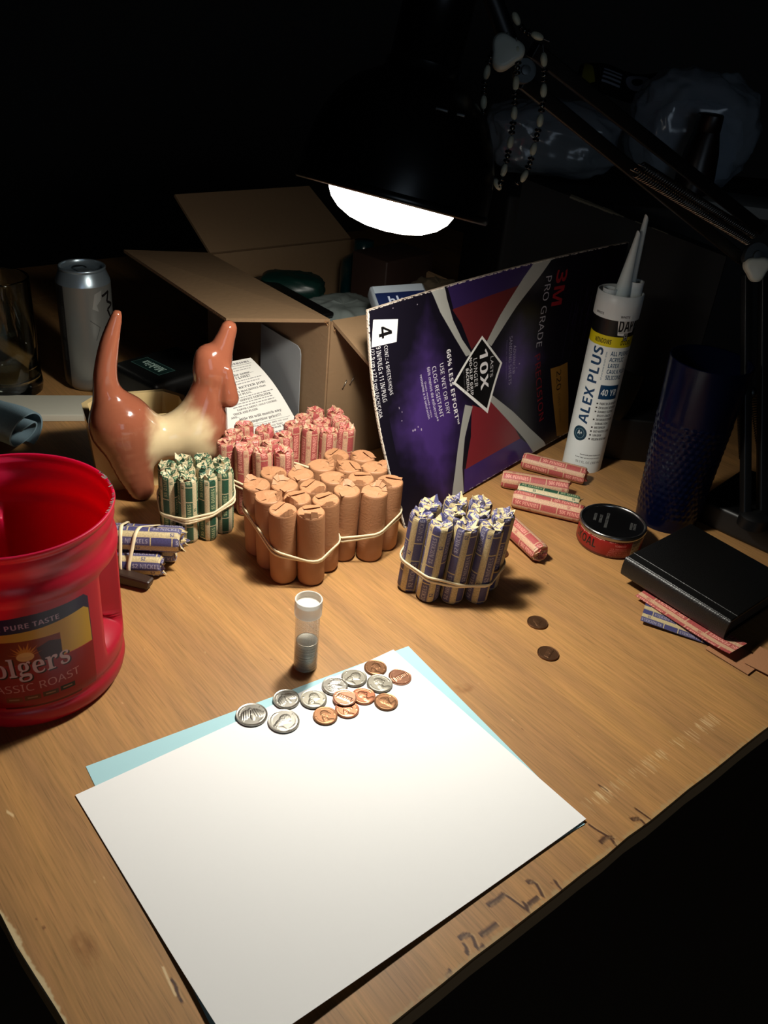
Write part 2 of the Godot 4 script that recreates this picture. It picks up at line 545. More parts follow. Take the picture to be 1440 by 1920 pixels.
	for k in range(60, 120):                                        # plywood lipping under the front edge
		var a := poly[k]; var b := poly[k + 1]
		var o := eg * 0.8
		eb.quad(Vector3(a.x + o.x, -2.2, a.y + o.y), Vector3(b.x + o.x, -2.2, b.y + o.y), Vector3(b.x + o.x, -17, b.y + o.y), Vector3(a.x + o.x, -17, a.y + o.y))
		eb.quad(Vector3(a.x, -2.2, a.y), Vector3(b.x, -2.2, b.y), Vector3(b.x + o.x, -2.2, b.y + o.y), Vector3(a.x + o.x, -2.2, a.y + o.y))
		eb.quad(Vector3(a.x, -17, a.y), Vector3(b.x, -17, b.y), Vector3(b.x + o.x, -17, b.y + o.y), Vector3(a.x + o.x, -17, a.y + o.y))
	mi("edge_band", eb, ply, t)
	var under := mat(Color(0.52, 0.37, 0.22), 0.7)
	var apron := MB.new()
	var mid := corner + ea * 750 - eg * 70
	apron.rbox(Vector3(1300, 70, 18), 2, 1, Transform3D(Basis(Vector3(0, 1, 0), atan2(-ea.y, ea.x)), Vector3(mid.x, -54.5, mid.y)))
	mi("apron", apron, under, t)
	for q in [[120, 90], [1380, 90], [120, 1150], [1380, 1150]]:
		var at := corner + ea * float(q[0]) + left * float(q[1])
		var lg := MB.new()
		lg.rbox(Vector3(46, 731, 46), 4, 1, Transform3D(Basis(Vector3(0, 1, 0), atan2(-ea.y, ea.x)), Vector3(at.x, -384.5, at.y)))
		mi("leg", lg, under, t)

# ------------------------------------------------------------------ lamp
func build_lamp() -> void:
	var base_at := Vector3(420, 0, -862)
	var t := thing("desk_lamp", "black articulated desk lamp with glowing bulb and spring balanced arms", "lamp", base_at)
	var L := func(p: Vector3) -> Vector3: return p - base_at
	# --- head: the mouth plane lies along the sight line, tipped as the rim line shows
	var mouth := zp(735, 374, -680)
	var view := (mouth - eye).normalized()
	var rim_dir := (ray(915, 422).normalized() - ray(555, 326).normalized()).normalized()
	var out := view.cross(rim_dir).normalized()
	if out.y > 0: out = -out
	var ax := -out                                             # from the mouth up to the neck
	var xf := frame3(rim_dir, ax, L.call(mouth))
	var sh := MB.new()
	sh.lathes([[Vector2(70.5, 0), Vector2(71.8, -1.2), Vector2(73, 0), Vector2(73, 4), Vector2(71.6, 5)], [Vector2(71.6, 5), Vector2(71, 18), Vector2(68.5, 34), Vector2(63.5, 50), Vector2(55, 65), Vector2(44, 76), Vector2(32, 83)], [Vector2(32, 83), Vector2(29, 84.5), Vector2(27, 87), Vector2(27, 92)], [Vector2(27, 92), Vector2(25, 93), Vector2(25, 150), Vector2(26.5, 152), Vector2(26.5, 158), Vector2(25, 160), Vector2(25, 205)], [Vector2(25, 205), Vector2(22, 209), Vector2(0, 210)]], 48)
	sh.move(xf)
	var shade := mi("shade", sh, M.black_gloss, t)
	var inn := MB.new()
	inn.lathe([Vector2(70.5, 0), Vector2(69.5, 5), Vector2(69, 18), Vector2(66.5, 34), Vector2(61.5, 49), Vector2(53, 63.5), Vector2(42, 74), Vector2(20, 80), Vector2(0, 81)], 48)
	inn.move(xf)
	mi("shade_lining", inn, M.white_enamel, shade)
	# vent slots as small raised bezels on the crown
	for k in 2:
		var sl := MB.new()
		var dir := (eye - mouth).normalized()
		var side := rim_dir
		var p: Vector3 = L.call(mouth) + ax * 62.0 + dir * 57.5 + side * (18.0 + k * 13.0)
		sl.rbox(Vector3(9 - 3 * k, 2.0, 2.0), 0.8, 2, frame3(side, ax, p))
		mi("vent_slot", sl, M.grey_metal, shade)
	# --- bulb: a flood lamp whose frosted lens stands proud of the mouth
	var bulb := MB.new()
	bulb.lathe([Vector2(48.2, 3), Vector2(48.8, 6), Vector2(47, 12), Vector2(38, 36), Vector2(24, 58), Vector2(16, 66), Vector2(16, 79)], 40)
	bulb.move(xf)
	var bulb_o := mi("bulb", bulb, M.white_enamel, t)
	var lens := MB.new()
	lens.lathe([Vector2(48.2, 3), Vector2(47.6, -2), Vector2(44.5, -8), Vector2(38, -14), Vector2(28, -19), Vector2(15, -22), Vector2(0, -23)], 40)
	lens.lathe([Vector2(48.2, 3), Vector2(30, 5), Vector2(0, 6)], 40)
	lens.move(xf)
	var glow := mat(Color(0.95, 0.95, 0.93), 0.5)
	glow.emission_enabled = true
	glow.emission = Color(1.0, 0.975, 0.92)
	glow.emission_energy_multiplier = 16.0
	mi("bulb_lens", lens, glow, bulb_o)
	var om := SpotLight3D.new()
	om.name = "bulb_light"
	om.light_color = Color(1.0, 0.98, 0.935)
	om.light_energy = 0.185
	om.light_size = 0.018
	om.spot_range = 6.0
	om.spot_attenuation = 2.0
	om.spot_angle = 84.0
	om.spot_angle_attenuation = 0.62
	om.shadow_enabled = true
	t.add_child(om)
	om.transform = Transform3D(Basis.looking_at(out, rim_dir), (L.call(mouth) + ax * 1.0) * MM)
	# --- arms
	var j1 := zp(965, 112, -716)
	var j2 := zp(1418, 478, -912)
	var bar := func(called: String, a: Vector3, b: Vector3, w: float, hgt: float) -> void:
		var m := MB.new()
		var dd := b - a
		m.rbox(Vector3(w, dd.length(), hgt), 1.2, 2, frame3(Vector3(0.3, 0, 1), dd, L.call((a + b) / 2)))
		mi(called, m, M.black_metal, t)
	bar.call("upper_arm_bar", zp(978, 150, -716), zp(1392, 487, -912), 8.0, 11.0)
	bar.call("upper_arm_bar", zp(998, 92, -722), zp(1428, 430, -918), 8.0, 11.0)
	var foot := gp(1408, 985, 30)
	bar.call("lower_arm_bar", zp(1400, 515, -912), foot + Vector3(-6, 0, 0), 9.0, 9.0)
	bar.call("lower_arm_bar", zp(1432, 520, -918), foot + Vector3(14, 0, -8), 9.0, 9.0)
	# brackets at the joints
	for q in [[zp(982, 134, -708), 8.0], [zp(1416, 480, -902), 13.0]]:
		var b := MB.new()
		var c: Vector3 = q[0]
		var R: float = q[1]
		b.lathes([[Vector2(0, -4), Vector2(R, -4)], [Vector2(R, -4), Vector2(R, 4)], [Vector2(R, 4), Vector2(0, 4)], [Vector2(R * 0.4, 4), Vector2(R * 0.4, 7)], [Vector2(R * 0.4, 7), Vector2(0, 7.5)]], 28)
		b.move(frame3(Vector3(1, 0, 0), Vector3(0.15, 0.25, 1), L.call(c)))
		mi("joint_bracket", b, M.grey_metal, t)
	var link := MB.new()
	var neck: Vector3 = mouth + ax * 165.0
	link.tube(PackedVector3Array([L.call(neck + rim_dir * 22), L.call((neck + j1) / 2 + Vector3(0, 14, 0)), L.call(j1)]), 7, 10)
	mi("head_bracket", link, M.black_metal, t)
	# wing knobs: rounded triangles
	for q in [[zp(949, 98, -700), 13.0, 0.35], [zp(1418, 503, -894), 13.5, 2.0]]:
		var kn := MB.new()
		var c: Vector3 = q[0]
		var R: float = q[1]
		kn.grid(func(u, w):
			var a: float = TAU * u
			var r: float = R * (0.86 + 0.13 * cos(3.0 * a + q[2]))
			var prof := [[0.0, -6.0], [0.86, -6.0], [1.0, -3.5], [1.0, 3.5], [0.86, 6.0], [0.0, 6.6]]
			var f: float = w * 5.0
			var i := mini(int(f), 4)
			var rr := lerpf(prof[i][0], prof[i + 1][0], f - i)
			var yy := lerpf(prof[i][1], prof[i + 1][1], f - i)
			return Vector3(r * rr * cos(a), yy, r * rr * sin(a)), 42, 20, true)
		kn.move(frame3(Vector3(1, 0, 0), Vector3(-0.05, 0.3, 1), L.call(c)))
		mi("wing_knob", kn, M.knob_white, t)
	# springs
	var spring := func(a: Vector3, b: Vector3, R: float, turns: int, w: float) -> void:
		var p := PackedVector3Array()
		var f := frame3(Vector3(0.3, 0, 1), b - a, a)
		var len := (b - a).length()
		p.append(L.call(a - (b - a).normalized() * 6))
		for k in turns * 10 + 1:
			var s := float(k) / (turns * 10)
			p.append(L.call(f * Vector3(R * cos(TAU * turns * s), len * s, R * sin(TAU * turns * s))))
		p.append(L.call(b + (b - a).normalized() * 6))
		var m := MB.new()
		m.tube(p, w, 5)
		mi("spring", m, M.steel, t)
	spring.call(zp(1190, 322, -788), zp(1402, 452, -892), 3.6, 56, 0.75)
	spring.call(zp(1204, 312, -798), zp(1412, 440, -902), 3.6, 56, 0.75)
	spring.call(zp(1386, 735, -892), zp(1392, 860, -878), 3.2, 40, 0.7)
	spring.call(zp(1412, 745, -890), zp(1436, 925, -868), 3.2, 40, 0.7)
	var wash := MB.new()
	wash.sphere(L.call(zp(1408, 735, -888)), Vector3(6, 6, 6), 14)
	mi("spring_anchor", wash, M.grey_metal, t)
	# weighted base
	var bs := MB.new()
	bs.rbox(Vector3(150, 30, 120), 5, 3, Transform3D(Basis(Vector3(0, 1, 0), -0.72), Vector3(22, 15, -4)))
	mi("base", bs, M.black_metal, t)
	var post := MB.new()
	post.lathes([[Vector2(15, 0), Vector2(15, 12)], [Vector2(15, 12), Vector2(11, 15), Vector2(0, 15.5)]], 24)
	post.move(Transform3D(Basis(), L.call(foot)))
	mi("base_socket", post, M.black_metal, t)

# ------------------------------------------------------------------ papers
func sheet(w: float, h: float, th: float, lift: Callable, nu := 26, nv := 20) -> MB:
	var mb := MB.new()
	mb.grid(func(u, v): return Vector3((u - 0.5) * w, lift.call(u, v) + th, (v - 0.5) * h), nu, nv)
	mb.g = 2
	mb.grid(func(u, v): return Vector3((0.5 - u) * w, lift.call(1.0 - u, v), (v - 0.5) * h), nu, nv)
	mb.g = 0
	for e in [[0, 0, 1, 0], [1, 0, 1, 1], [1, 1, 0, 1], [0, 1, 0, 0]]:
		for k in nu:
			var s0 := float(k) / nu; var s1 := float(k + 1) / nu
			var a := Vector2(lerpf(e[0], e[2], s0), lerpf(e[1], e[3], s0))
			var b := Vector2(lerpf(e[0], e[2], s1), lerpf(e[1], e[3], s1))
			var pa := Vector3((a.x - 0.5) * w, lift.call(a.x, a.y), (a.y - 0.5) * h)
			var pb := Vector3((b.x - 0.5) * w, lift.call(b.x, b.y), (b.y - 0.5) * h)
			mb.quad(pa, pb, pb + Vector3(0, th, 0), pa + Vector3(0, th, 0))
	return mb
func build_papers() -> void:
	var blue := sheet(279.4, 215.9, 0.25, func(u, v): return 0.1 + 0.15 * pow(u, 6.0) * pow(v, 4.0))
	var o := single("paper_sheet", blue, M.blue_paper, "light blue paper sheet mostly hidden under the white sheet", "paper", Vector3(-14.3, 0, -428))
	o.rotation.y = deg_to_rad(36.8)
	var white := sheet(279.4, 215.9, 0.35, func(u, v): return 0.55 + 6.0 * pow(v, 4.0) * pow(1.0 - u, 2.4) + 0.5 * pow(v, 8.0) * (0.4 + 0.6 * u) + 0.5 * pow(u, 5.0))
	var w := single("paper_sheet", white, M.white_paper, "blank white letter size paper with loose coins along its top edge", "paper", Vector3(-12.9, 0, -416.8))
	w.rotation.y = deg_to_rad(41.55)

# ------------------------------------------------------------------ coffee canister
func can_r(t: float, y: float) -> float:                  # outer radius at angle t (0 faces the viewer) and height y
	var prof := [[0, 64.0], [2, 67.5], [6, 70.0], [12, 71.3], [16, 71.2], [19, 69.6], [22, 69.6], [26, 70.8], [30, 71.3], [112, 71.3], [116, 72.4], [120, 72.8], [124, 72.0], [128, 70.4], [134, 69.8], [138, 70.6], [142, 71.8], [146, 71.6], [148.5, 71.2], [151, 72.8], [153, 73.2], [154, 72.8]]
	var r := 72.8
	for i in prof.size() - 1:
		if y <= prof[i + 1][0]:
			r = lerpf(prof[i][1], prof[i + 1][1], clampf((y - prof[i][0]) / (prof[i + 1][0] - prof[i][0]), 0, 1))
			break
	for c in [[49.0, 79.0], [184.0, 216.0]]:                # finger grips
		var dg := rad_to_deg(wrapf(t - deg_to_rad((c[0] + c[1]) / 2), -PI, PI))
		var half: float = (c[1] - c[0]) / 2
		var a := 1.0 - ss(half - 1.5, half + 1.5, absf(dg))
		var b := ss(36, 52, y) * (1.0 - ss(109, 115, y))
		r -= 17.0 * a * b
	return r
func build_coffee_canister() -> void:
	var red := Color(0.79, 0.155, 0.245)
	var cv := Canvas.new(452, 154, 3.2, red)
	var serif := font("Droid Serif", 700)
	var sans := font("Droid Sans")
	var cx := 226.0 - 1.0
	# printed front panel
	var navy := Color(0.20, 0.19, 0.30)
	cv.poly(PackedVector2Array([Vector2(cx - 46, 62), Vector2(cx - 30, 52), Vector2(cx, 49), Vector2(cx + 30, 48), Vector2(cx + 43, 47.5), Vector2(cx + 46.5, 51), Vector2(cx + 47, 92), Vector2(cx - 46, 92)]), navy)
	cv.poly(PackedVector2Array([Vector2(cx - 45, 70), Vector2(cx - 20, 63.5), Vector2(cx + 10, 61.5), Vector2(cx + 42, 57.5), Vector2(cx + 46, 61), Vector2(cx + 46.5, 91), Vector2(cx - 45, 91)]), Color(0.86, 0.73, 0.27))
	cv.poly(PackedVector2Array([Vector2(cx - 46, 72), Vector2(cx - 20, 70), Vector2(cx + 22, 70), Vector2(cx + 22, 91), Vector2(cx - 46, 91)]), Color(0.56, 0.20, 0.10))
	cv.poly(PackedVector2Array([Vector2(cx + 5, 78), Vector2(cx + 14, 74), Vector2(cx + 22, 76), Vector2(cx + 22, 91), Vector2(cx + 8, 91)]), Color(0.26, 0.10, 0.18))
	for k in 13:                                              # the printed sunburst
		var a := PI + PI * k / 12.0
		var o := Vector2(cx - 3, 84)
		cv.tris(PackedVector2Array([o + Vector2(2.0, 0), o - Vector2(2.0, 0), o + Vector2(cos(a), sin(a)) * (13.0 if k % 2 else 10.0)]), Color(0.92, 0.66, 0.22, 0.85))
	cv.disc(cx - 3, 84, 6, 4, Color(0.97, 0.84, 0.5, 0.9))
	cv.poly(PackedVector2Array([Vector2(cx - 46, 90.5), Vector2(cx + 47, 90.5), Vector2(cx + 47, 96), Vector2(cx - 46, 96)]), red)
	cv.rect(cx - 46, 91, 93, 40, Color(0.62, 0.08, 0.14))
	cv.text("RICH, PURE TASTE", cx - 5, 57.8, 56, 5.0, -0.05, Color(0.78, 0.76, 0.8), font("Droid Sans", 700))
	for q in [[0.9, Color(0.15, 0.03, 0.05)], [0.0, Color(0.88, 0.83, 0.80)]]:
		cv.text("Folgers", cx - 5 + q[0], 95 + q[0], 64, 22, -0.06, q[1], serif)
	cv.text("CLASSIC ROAST", cx - 2, 111.5, 70, 6.8, -0.05, Color(0.85, 0.66, 0.62), sans)
	for k in 4:
		cv.rect(cx - 20 + k * 12.5, 120.0 - k * 0.6, 11.0, 4.4, [Color(0.52, 0.22, 0.10), Color(0.44, 0.22, 0.10), Color(0.34, 0.20, 0.12), Color(0.10, 0.07, 0.07)][k])
		cv.rect(cx - 18 + k * 12.5, 121.6 - k * 0.6, 7.0, 1.1, Color(0.62, 0.5, 0.38))
	cv.rect(cx - 22, 130, 56, 2.2, Color(0.40, 0.03, 0.06))
	var m := mat(Color.WHITE, 0.30, 0.0, cv.tex())
	m.clearcoat_enabled = true; m.clearcoat = 0.3; m.clearcoat_roughness = 0.35
	m.backlight_enabled = true; m.backlight = Color(1.0, 0.22, 0.40)
	var plain := mat(Color(0.79, 0.11, 0.30), 0.42)
	plain.backlight_enabled = true; plain.backlight = Color(1.0, 0.24, 0.55)
	var t := thing("coffee_canister", "open red plastic coffee canister with printed front panel and finger grips", "canister", Vector3(-265.5, 0, -525))
	t.rotation.y = deg_to_rad(26.8)
	var ys := [0, 1, 2, 4, 6, 9, 12, 14, 16, 17.5, 19, 22, 24, 26, 30, 33, 36, 38, 40, 42, 44, 46, 48, 50, 52, 60, 70, 80, 90, 100, 106, 108, 109, 110, 111, 112, 113, 114, 115, 116, 119, 120.5, 122, 124, 126, 128, 130, 132, 134, 136, 138, 140, 142, 144, 146, 147.5, 148.5, 150, 151, 152.2, 153, 154]
	var ny := ys.size() - 1
	var out := MB.new()
	out.grid(func(u, w):
		var a: float = TAU * u - PI
		var y: float = ys[int(round(w * ny))]
		var r := can_r(a, y)
		return Vector3(r * sin(a), y, r * cos(a)), 180, ny, true)
	for i in out.uv.size():
		out.uv[i] = Vector2(out.uv[i].x, 1.0 - out.v[i].y / 154.0)
	out.g = 2
	out.lathe([Vector2(64, 0), Vector2(58, 0), Vector2(56, 2.5), Vector2(0, 3)], 60)
	var body_o := mi("body", out, m, t)
	var inn := MB.new()
	inn.grid(func(u, w):
		var a: float = TAU * u - PI
		var y: float = maxf(ys[int(round(w * ny))], 4.0)
		var r := can_r(a, y) - 1.8
		return Vector3(r * sin(a), y, r * cos(a)), 180, ny, true)
	inn.g = 2
	inn.lathe([Vector2(can_r(0, 4) - 1.8, 4), Vector2(0, 4.4)], 60)
	inn.g = 3
	inn.grid(func(u, w):
		var a: float = TAU * u - PI
		var r = 72.8 - 1.8 * w
		return Vector3(r * sin(a), 154.0 + 0.4 * sin(PI * w), r * cos(a)), 120, 4, true)
	mi("lining", inn, plain, t)
	# torn foil seal left on the rim
	var foil := mat(Color(0.72, 0.72, 0.69), 0.45, 0.35)
	var rng := RandomNumberGenerator.new(); rng.seed = 9
	for seg in [[62.0, 84.0], [88.0, 112.0]]:
		var fo := MB.new(); fo.g = 0
		var n := 14
		for k in n:
			var a0 := deg_to_rad(lerpf(seg[0], seg[1], float(k) / n))
			var a1 := deg_to_rad(lerpf(seg[0], seg[1], float(k + 1) / n))
			var w0 := rng.randf_range(0.6, 2.2)
			var e := Vector3(0, 0.7 + rng.randf() * 0.5, 0)
			fo.quad(Vector3(sin(a0), 0, cos(a0)) * 72.6 + Vector3(0, 154, 0) + e, Vector3(sin(a1), 0, cos(a1)) * 72.6 + Vector3(0, 154, 0) + e, Vector3(sin(a1), 0, cos(a1)) * (72.0 - w0) + Vector3(0, 152.6, 0) + e, Vector3(sin(a0), 0, cos(a0)) * (72.0 - w0) + Vector3(0, 153.2, 0) + e)
		mi("foil_remnant", fo, foil, body_o)

# ------------------------------------------------------------------ sanding sheet packet
var pk_o: Vector3
var pk_b: Vector3
var pk_n: Vector3
func pk(s: float, t: float) -> Vector3:
	var k := s / 375.0
	var a := deg_to_rad(lerpf(19.5, -2.0, k))
	var bow := -13.0 * sin(PI * clampf(t / 228.0, 0, 1)) * (1.0 - 0.8 * k)
	return pk_o + pk_b * s + (-pk_n * sin(a) + Vector3(0, cos(a), 0)) * t + pk_n * bow
func build_packet() -> void:
	pk_o = gp(759, 990)
	pk_b = (gp(1061, 823) - pk_o).normalized()
	pk_n = Vector3(-pk_b.z, 0, pk_b.x)
	var HH := 252.0
	var cv := Canvas.new(375, HH, 4.0, Color(0.055, 0.045, 0.085))
	var P := func(pts: Array) -> PackedVector2Array:
		var o := PackedVector2Array()
		for q in pts: o.append(Vector2(q[0], HH - q[1]))
		return o
	# purple ink fields with blotchy borders
	var rng := RandomNumberGenerator.new(); rng.seed = 31
	var bn := FastNoiseLite.new(); bn.seed = 13; bn.frequency = 0.012; bn.fractal_octaves = 4
	var by := cv.img.get_data()
	for y in cv.h:
		var tt := HH - y / 4.0
		for x in range(60, 1060):
			var sx := x / 4.0
			var k := maxf(1.15 - absf(sx - 72) / 62.0 - absf(tt - 92) / 118.0, 0.95 - absf(sx - 208) / 62.0 - absf(tt - 125) / 76.0)
			if k > -0.4:
				k = clampf(k * 1.1 + 0.16 * bn.get_noise_2d(x, y), 0.0, 0.85) / 0.85
				var o := (y * cv.w + x) * 4
				by[o] = int(lerpf(by[o], 62.0, k)); by[o + 1] = int(lerpf(by[o + 1], 40.0, k)); by[o + 2] = int(lerpf(by[o + 2], 98.0, k))
	cv.img = Image.create_from_data(cv.w, cv.h, false, Image.FORMAT_RGBA8, by)
	cv.poly(P.call([[92, 252], [108, 207], [200, 219], [228, 250], [228, 252]]), Color(0.17, 0.115, 0.28))
	cv.poly(P.call([[104, 0], [112, 28], [219, 34], [254, 8], [254, 0]]), Color(0.20, 0.13, 0.36))
	var redink := Color(0.34, 0.11, 0.12)
	cv.poly(P.call([[106, 208], [203, 220], [186, 192], [165, 162], [150, 168], [136, 158], [120, 190]]), redink)
	cv.poly(P.call([[114, 27], [220, 33], [196, 68], [168, 99], [158, 84], [136, 95], [130, 60]]), Color(0.46, 0.13, 0.16))
	var silver := Color(0.60, 0.60, 0.58)
	cv.poly(P.call([[68, 252], [91, 252], [98, 222], [108, 196], [122, 172], [137, 153], [128, 152], [110, 178], [90, 208], [80, 228]]), silver)
	cv.poly(P.call([[80, 0], [104, 0], [109, 30], [120, 62], [137, 93], [125, 98], [112, 66], [96, 30]]), silver)
	cv.poly(P.call([[229, 252], [254, 252], [226, 222], [200, 196], [180, 172], [166, 156], [158, 162], [176, 190], [205, 228]]), silver)
	cv.poly(P.call([[254, 0], [283, 0], [272, 14], [240, 40], [206, 70], [170, 98], [163, 106], [158, 100], [196, 62], [230, 28]]), silver)
	# diamond badge
	cv.poly(P.call([[151, 171], [185, 133], [161, 79], [108, 126]]), Color(0.86, 0.86, 0.84))
	cv.poly(P.call([[151, 167], [181.5, 133], [160, 85], [112.5, 126]]), Color(0.03, 0.03, 0.035))
	var b := font("Droid Sans", 700)
	var r := font("Droid Sans")
	var D := PI / 2
	var white := Color(0.85, 0.84, 0.84)
	var txt := func(s: String, at_s: float, t0: float, t1: float, cap: float, c: Color, f: Font, tilt := 0.0) -> void:
		cv.text(s, at_s, HH - (t0 + t1) / 2, t0 - t1, cap, D - tilt, c, f)
	txt.call("LASTS", 168, 144, 120, 4.6, white, r)
	txt.call("10X", 156, 155, 108, 12.5, white, b, 0.06)
	txt.call("LONGER", 143, 147, 114, 5.4, white, r, 0.05)
	txt.call("NO-SLIP GRIP", 136, 149, 106, 4.2, white, b, 0.05)
	txt.call("BACKING", 130.5, 138, 112, 4.2, white, b, 0.05)
	txt.call("Dura 10 veces mas", 125.5, 139, 112, 2.2, Color(0.4, 0.4, 0.4), r, 0.05)
	# count box
	cv.poly(P.call([[6, 217], [36, 211.5], [33.5, 188], [2.5, 189]]), Color(0.88, 0.88, 0.86))
	cv.text("4", 20, HH - 201.5, 12.5, 16, D - 0.05, Color(0.05, 0.04, 0.05), b)
	txt.call("CONT.: 4 SHEETS/HOJAS", 20.5, 187, 134, 5.6, white, r, 0.05)
	txt.call("9 IN/PULG x 11 IN/PULG", 11.8, 188, 129, 5.6, white, r, 0.04)
	txt.call("(22,9 cm x 27,9 cm) EACH/CADA", 3.4, 187, 114, 5.6, white, r, 0.02)
	txt.call("66% LESS EFFORT™", 107, 165.5, 79, 6.0, white, b, 0.10)
	txt.call("USE WET OR DRY", 95.5, 152, 94, 5.4, white, r, 0.10)
	txt.call("CLOG RESISTANT", 85, 151, 93, 5.4, white, r, 0.11)
	txt.call("66% menos de esfuerzo**", 77.5, 152, 90, 4.4, white, r, 0.11)
	txt.call("Úsela mojada o seca", 71, 137, 97, 3.6, white, r, 0.12)
	txt.call("resistente a la saturación", 66.5, 146, 96, 3.4, white, r, 0.12)
	txt.call("3M", 264, 229, 187, 17, Color(0.50, 0.10, 0.13), b, 0.0)
	txt.call("PRO GRADE", 244.5, 224, 140, 9.0, Color(0.62, 0.61, 0.64), r, 0.02)
	txt.call("PRECISION", 254, 132, 43, 9.5, Color(0.42, 0.06, 0.10), r, 0.22)
	txt.call("ADVANCED", 204.5, 150, 116, 4.2, Color(0.55, 0.53, 0.6), r, 0.04)
	txt.call("SANDING SHEETS", 198, 162, 104, 4.6, Color(0.55, 0.53, 0.6), r, 0.06)
	txt.call("Hojas de lija avanzadas", 191.5, 158, 112, 2.2, Color(0.4, 0.38, 0.48), r, 0.06)
	cv.poly(P.call([[272, 108], [290, 108], [304, 110], [318, 60], [331, 6], [302, 12], [284, 66]]), Color(0.50, 0.35, 0.15))
	txt.call("220", 291.5, 103, 76, 9.0, Color(0.12, 0.08, 0.05), r, 0.20)
	txt.call("GRIT", 298, 71, 53, 4.6, Color(0.30, 0.20, 0.10), r, 0.22)
	txt.call("GRANO", 304, 50, 30, 4.2, Color(0.32, 0.22, 0.11), r, 0.24)
	# scuffs and bare board along the worn edges
	for k in 500:
		var s := rng.randf() * 375.0
		if rng.randf() < 0.55: cv.disc(s, HH - (228.0 + s / 354.0 * 22.0) + rng.randf_range(0.2, 1.1), rng.randf_range(0.3, 2.2), 0.5, Color(0.75, 0.71, 0.66, 0.8))
		if rng.randf() < 0.3: cv.disc(s, HH - s / 300.0 * 8.0 - rng.randf_range(0.2, 0.9), rng.randf_range(0.3, 1.8), 0.5, Color(0.75, 0.71, 0.66, 0.7))
		var tt := rng.randf() * 228.0
		if rng.randf() < 0.5: cv.disc(rng.randf_range(0.2, 1.0), HH - tt, 0.8, rng.randf_range(0.5, 2.4), Color(0.80, 0.76, 0.70, 0.9))
	for q in [[30, 118], [33, 113], [31, 104], [47, 90], [52, 92], [56, 88], [44, 90], [205, 118], [210, 122], [214, 126], [60, 222], [30, 224]]:
		cv.disc(q[0], HH - q[1], rng.randf_range(0.5, 1.4), rng.randf_range(0.5, 1.8), Color(0.72, 0.68, 0.72, 0.7))
	for k in 40:                                                    # scuffed creases of the far end
		var s := rng.randf_range(290, 368)
		cv.line(PackedVector2Array([Vector2(s, HH - rng.randf_range(150, 238)), Vector2(s + rng.randf_range(-2, 2), HH - rng.randf_range(110, 200))]), 0.5, Color(0.36, 0.28, 0.55, 0.35))
	var m := mat(Color.WHITE, 0.32, 0.0, cv.tex())
	m.metallic_specular = 0.5
	var board := mat(Color(0.60, 0.54, 0.48), 0.85)
	var t := thing("sanding_sheet_packet", "purple and black cardboard sanding sheet packet leaning beside the carton", "packet", pk_o)
	var span := func(s: float, w: float) -> float: return lerpf(s / 300.0 * 8.0, 228.0 + s / 354.0 * 22.0, w)
	var side := func(off: float) -> MB:
		var mb := MB.new()
		mb.grid(func(u, w):
			var s: float = u * 366.0
			return pk(s, span.call(s, w)) + pk_n * off - pk_o, 48, 40)
		for i in mb.uv.size():
			var s := mb.uv[i].x * 366.0
			mb.uv[i] = Vector2(s / 375.0, (HH - span.call(s, mb.uv[i].y)) / HH)
		return mb
	mi("front_panel", side.call(0.7), m, t)
	mi("back_panel", side.call(-1.6), board, t)
	var ed := MB.new(); ed.g = 0
	var jag := RandomNumberGenerator.new(); jag.seed = 2
	var rimp := []
	for k in 60: rimp.append(Vector2(0, float(k) / 60))
	for k in 90: rimp.append(Vector2(float(k) / 90 * 366.0, 1))
	for k in 60: rimp.append(Vector2(366.0, 1.0 - float(k) / 60))
	for k in 90: rimp.append(Vector2(366.0 - float(k) / 90 * 366.0, 0))
	for k in rimp.size():
		var q0: Vector2 = rimp[k]; var q1: Vector2 = rimp[(k + 1) % rimp.size()]
		var p0 := pk(q0.x, span.call(q0.x, q0.y)) - pk_o
		var p1 := pk(q1.x, span.call(q1.x, q1.y)) - pk_o
		ed.quad(p0 + pk_n * 0.7, p1 + pk_n * 0.7, p1 - pk_n * 1.6, p0 - pk_n * 1.6)
		if k < 60:                                                  # frayed left edge
			var fr := -pk_b * (0.5 + 1.6 * jag.randf() * jag.randf())
			ed.tri(p0 + pk_n * 0.5, (p0 + p1) / 2 + fr, p1 + pk_n * 0.5)
			ed.tri(p0 - pk_n * 1.4, (p0 + p1) / 2 + fr, p1 - pk_n * 1.4)
	mi("worn_edge", ed, board, t)

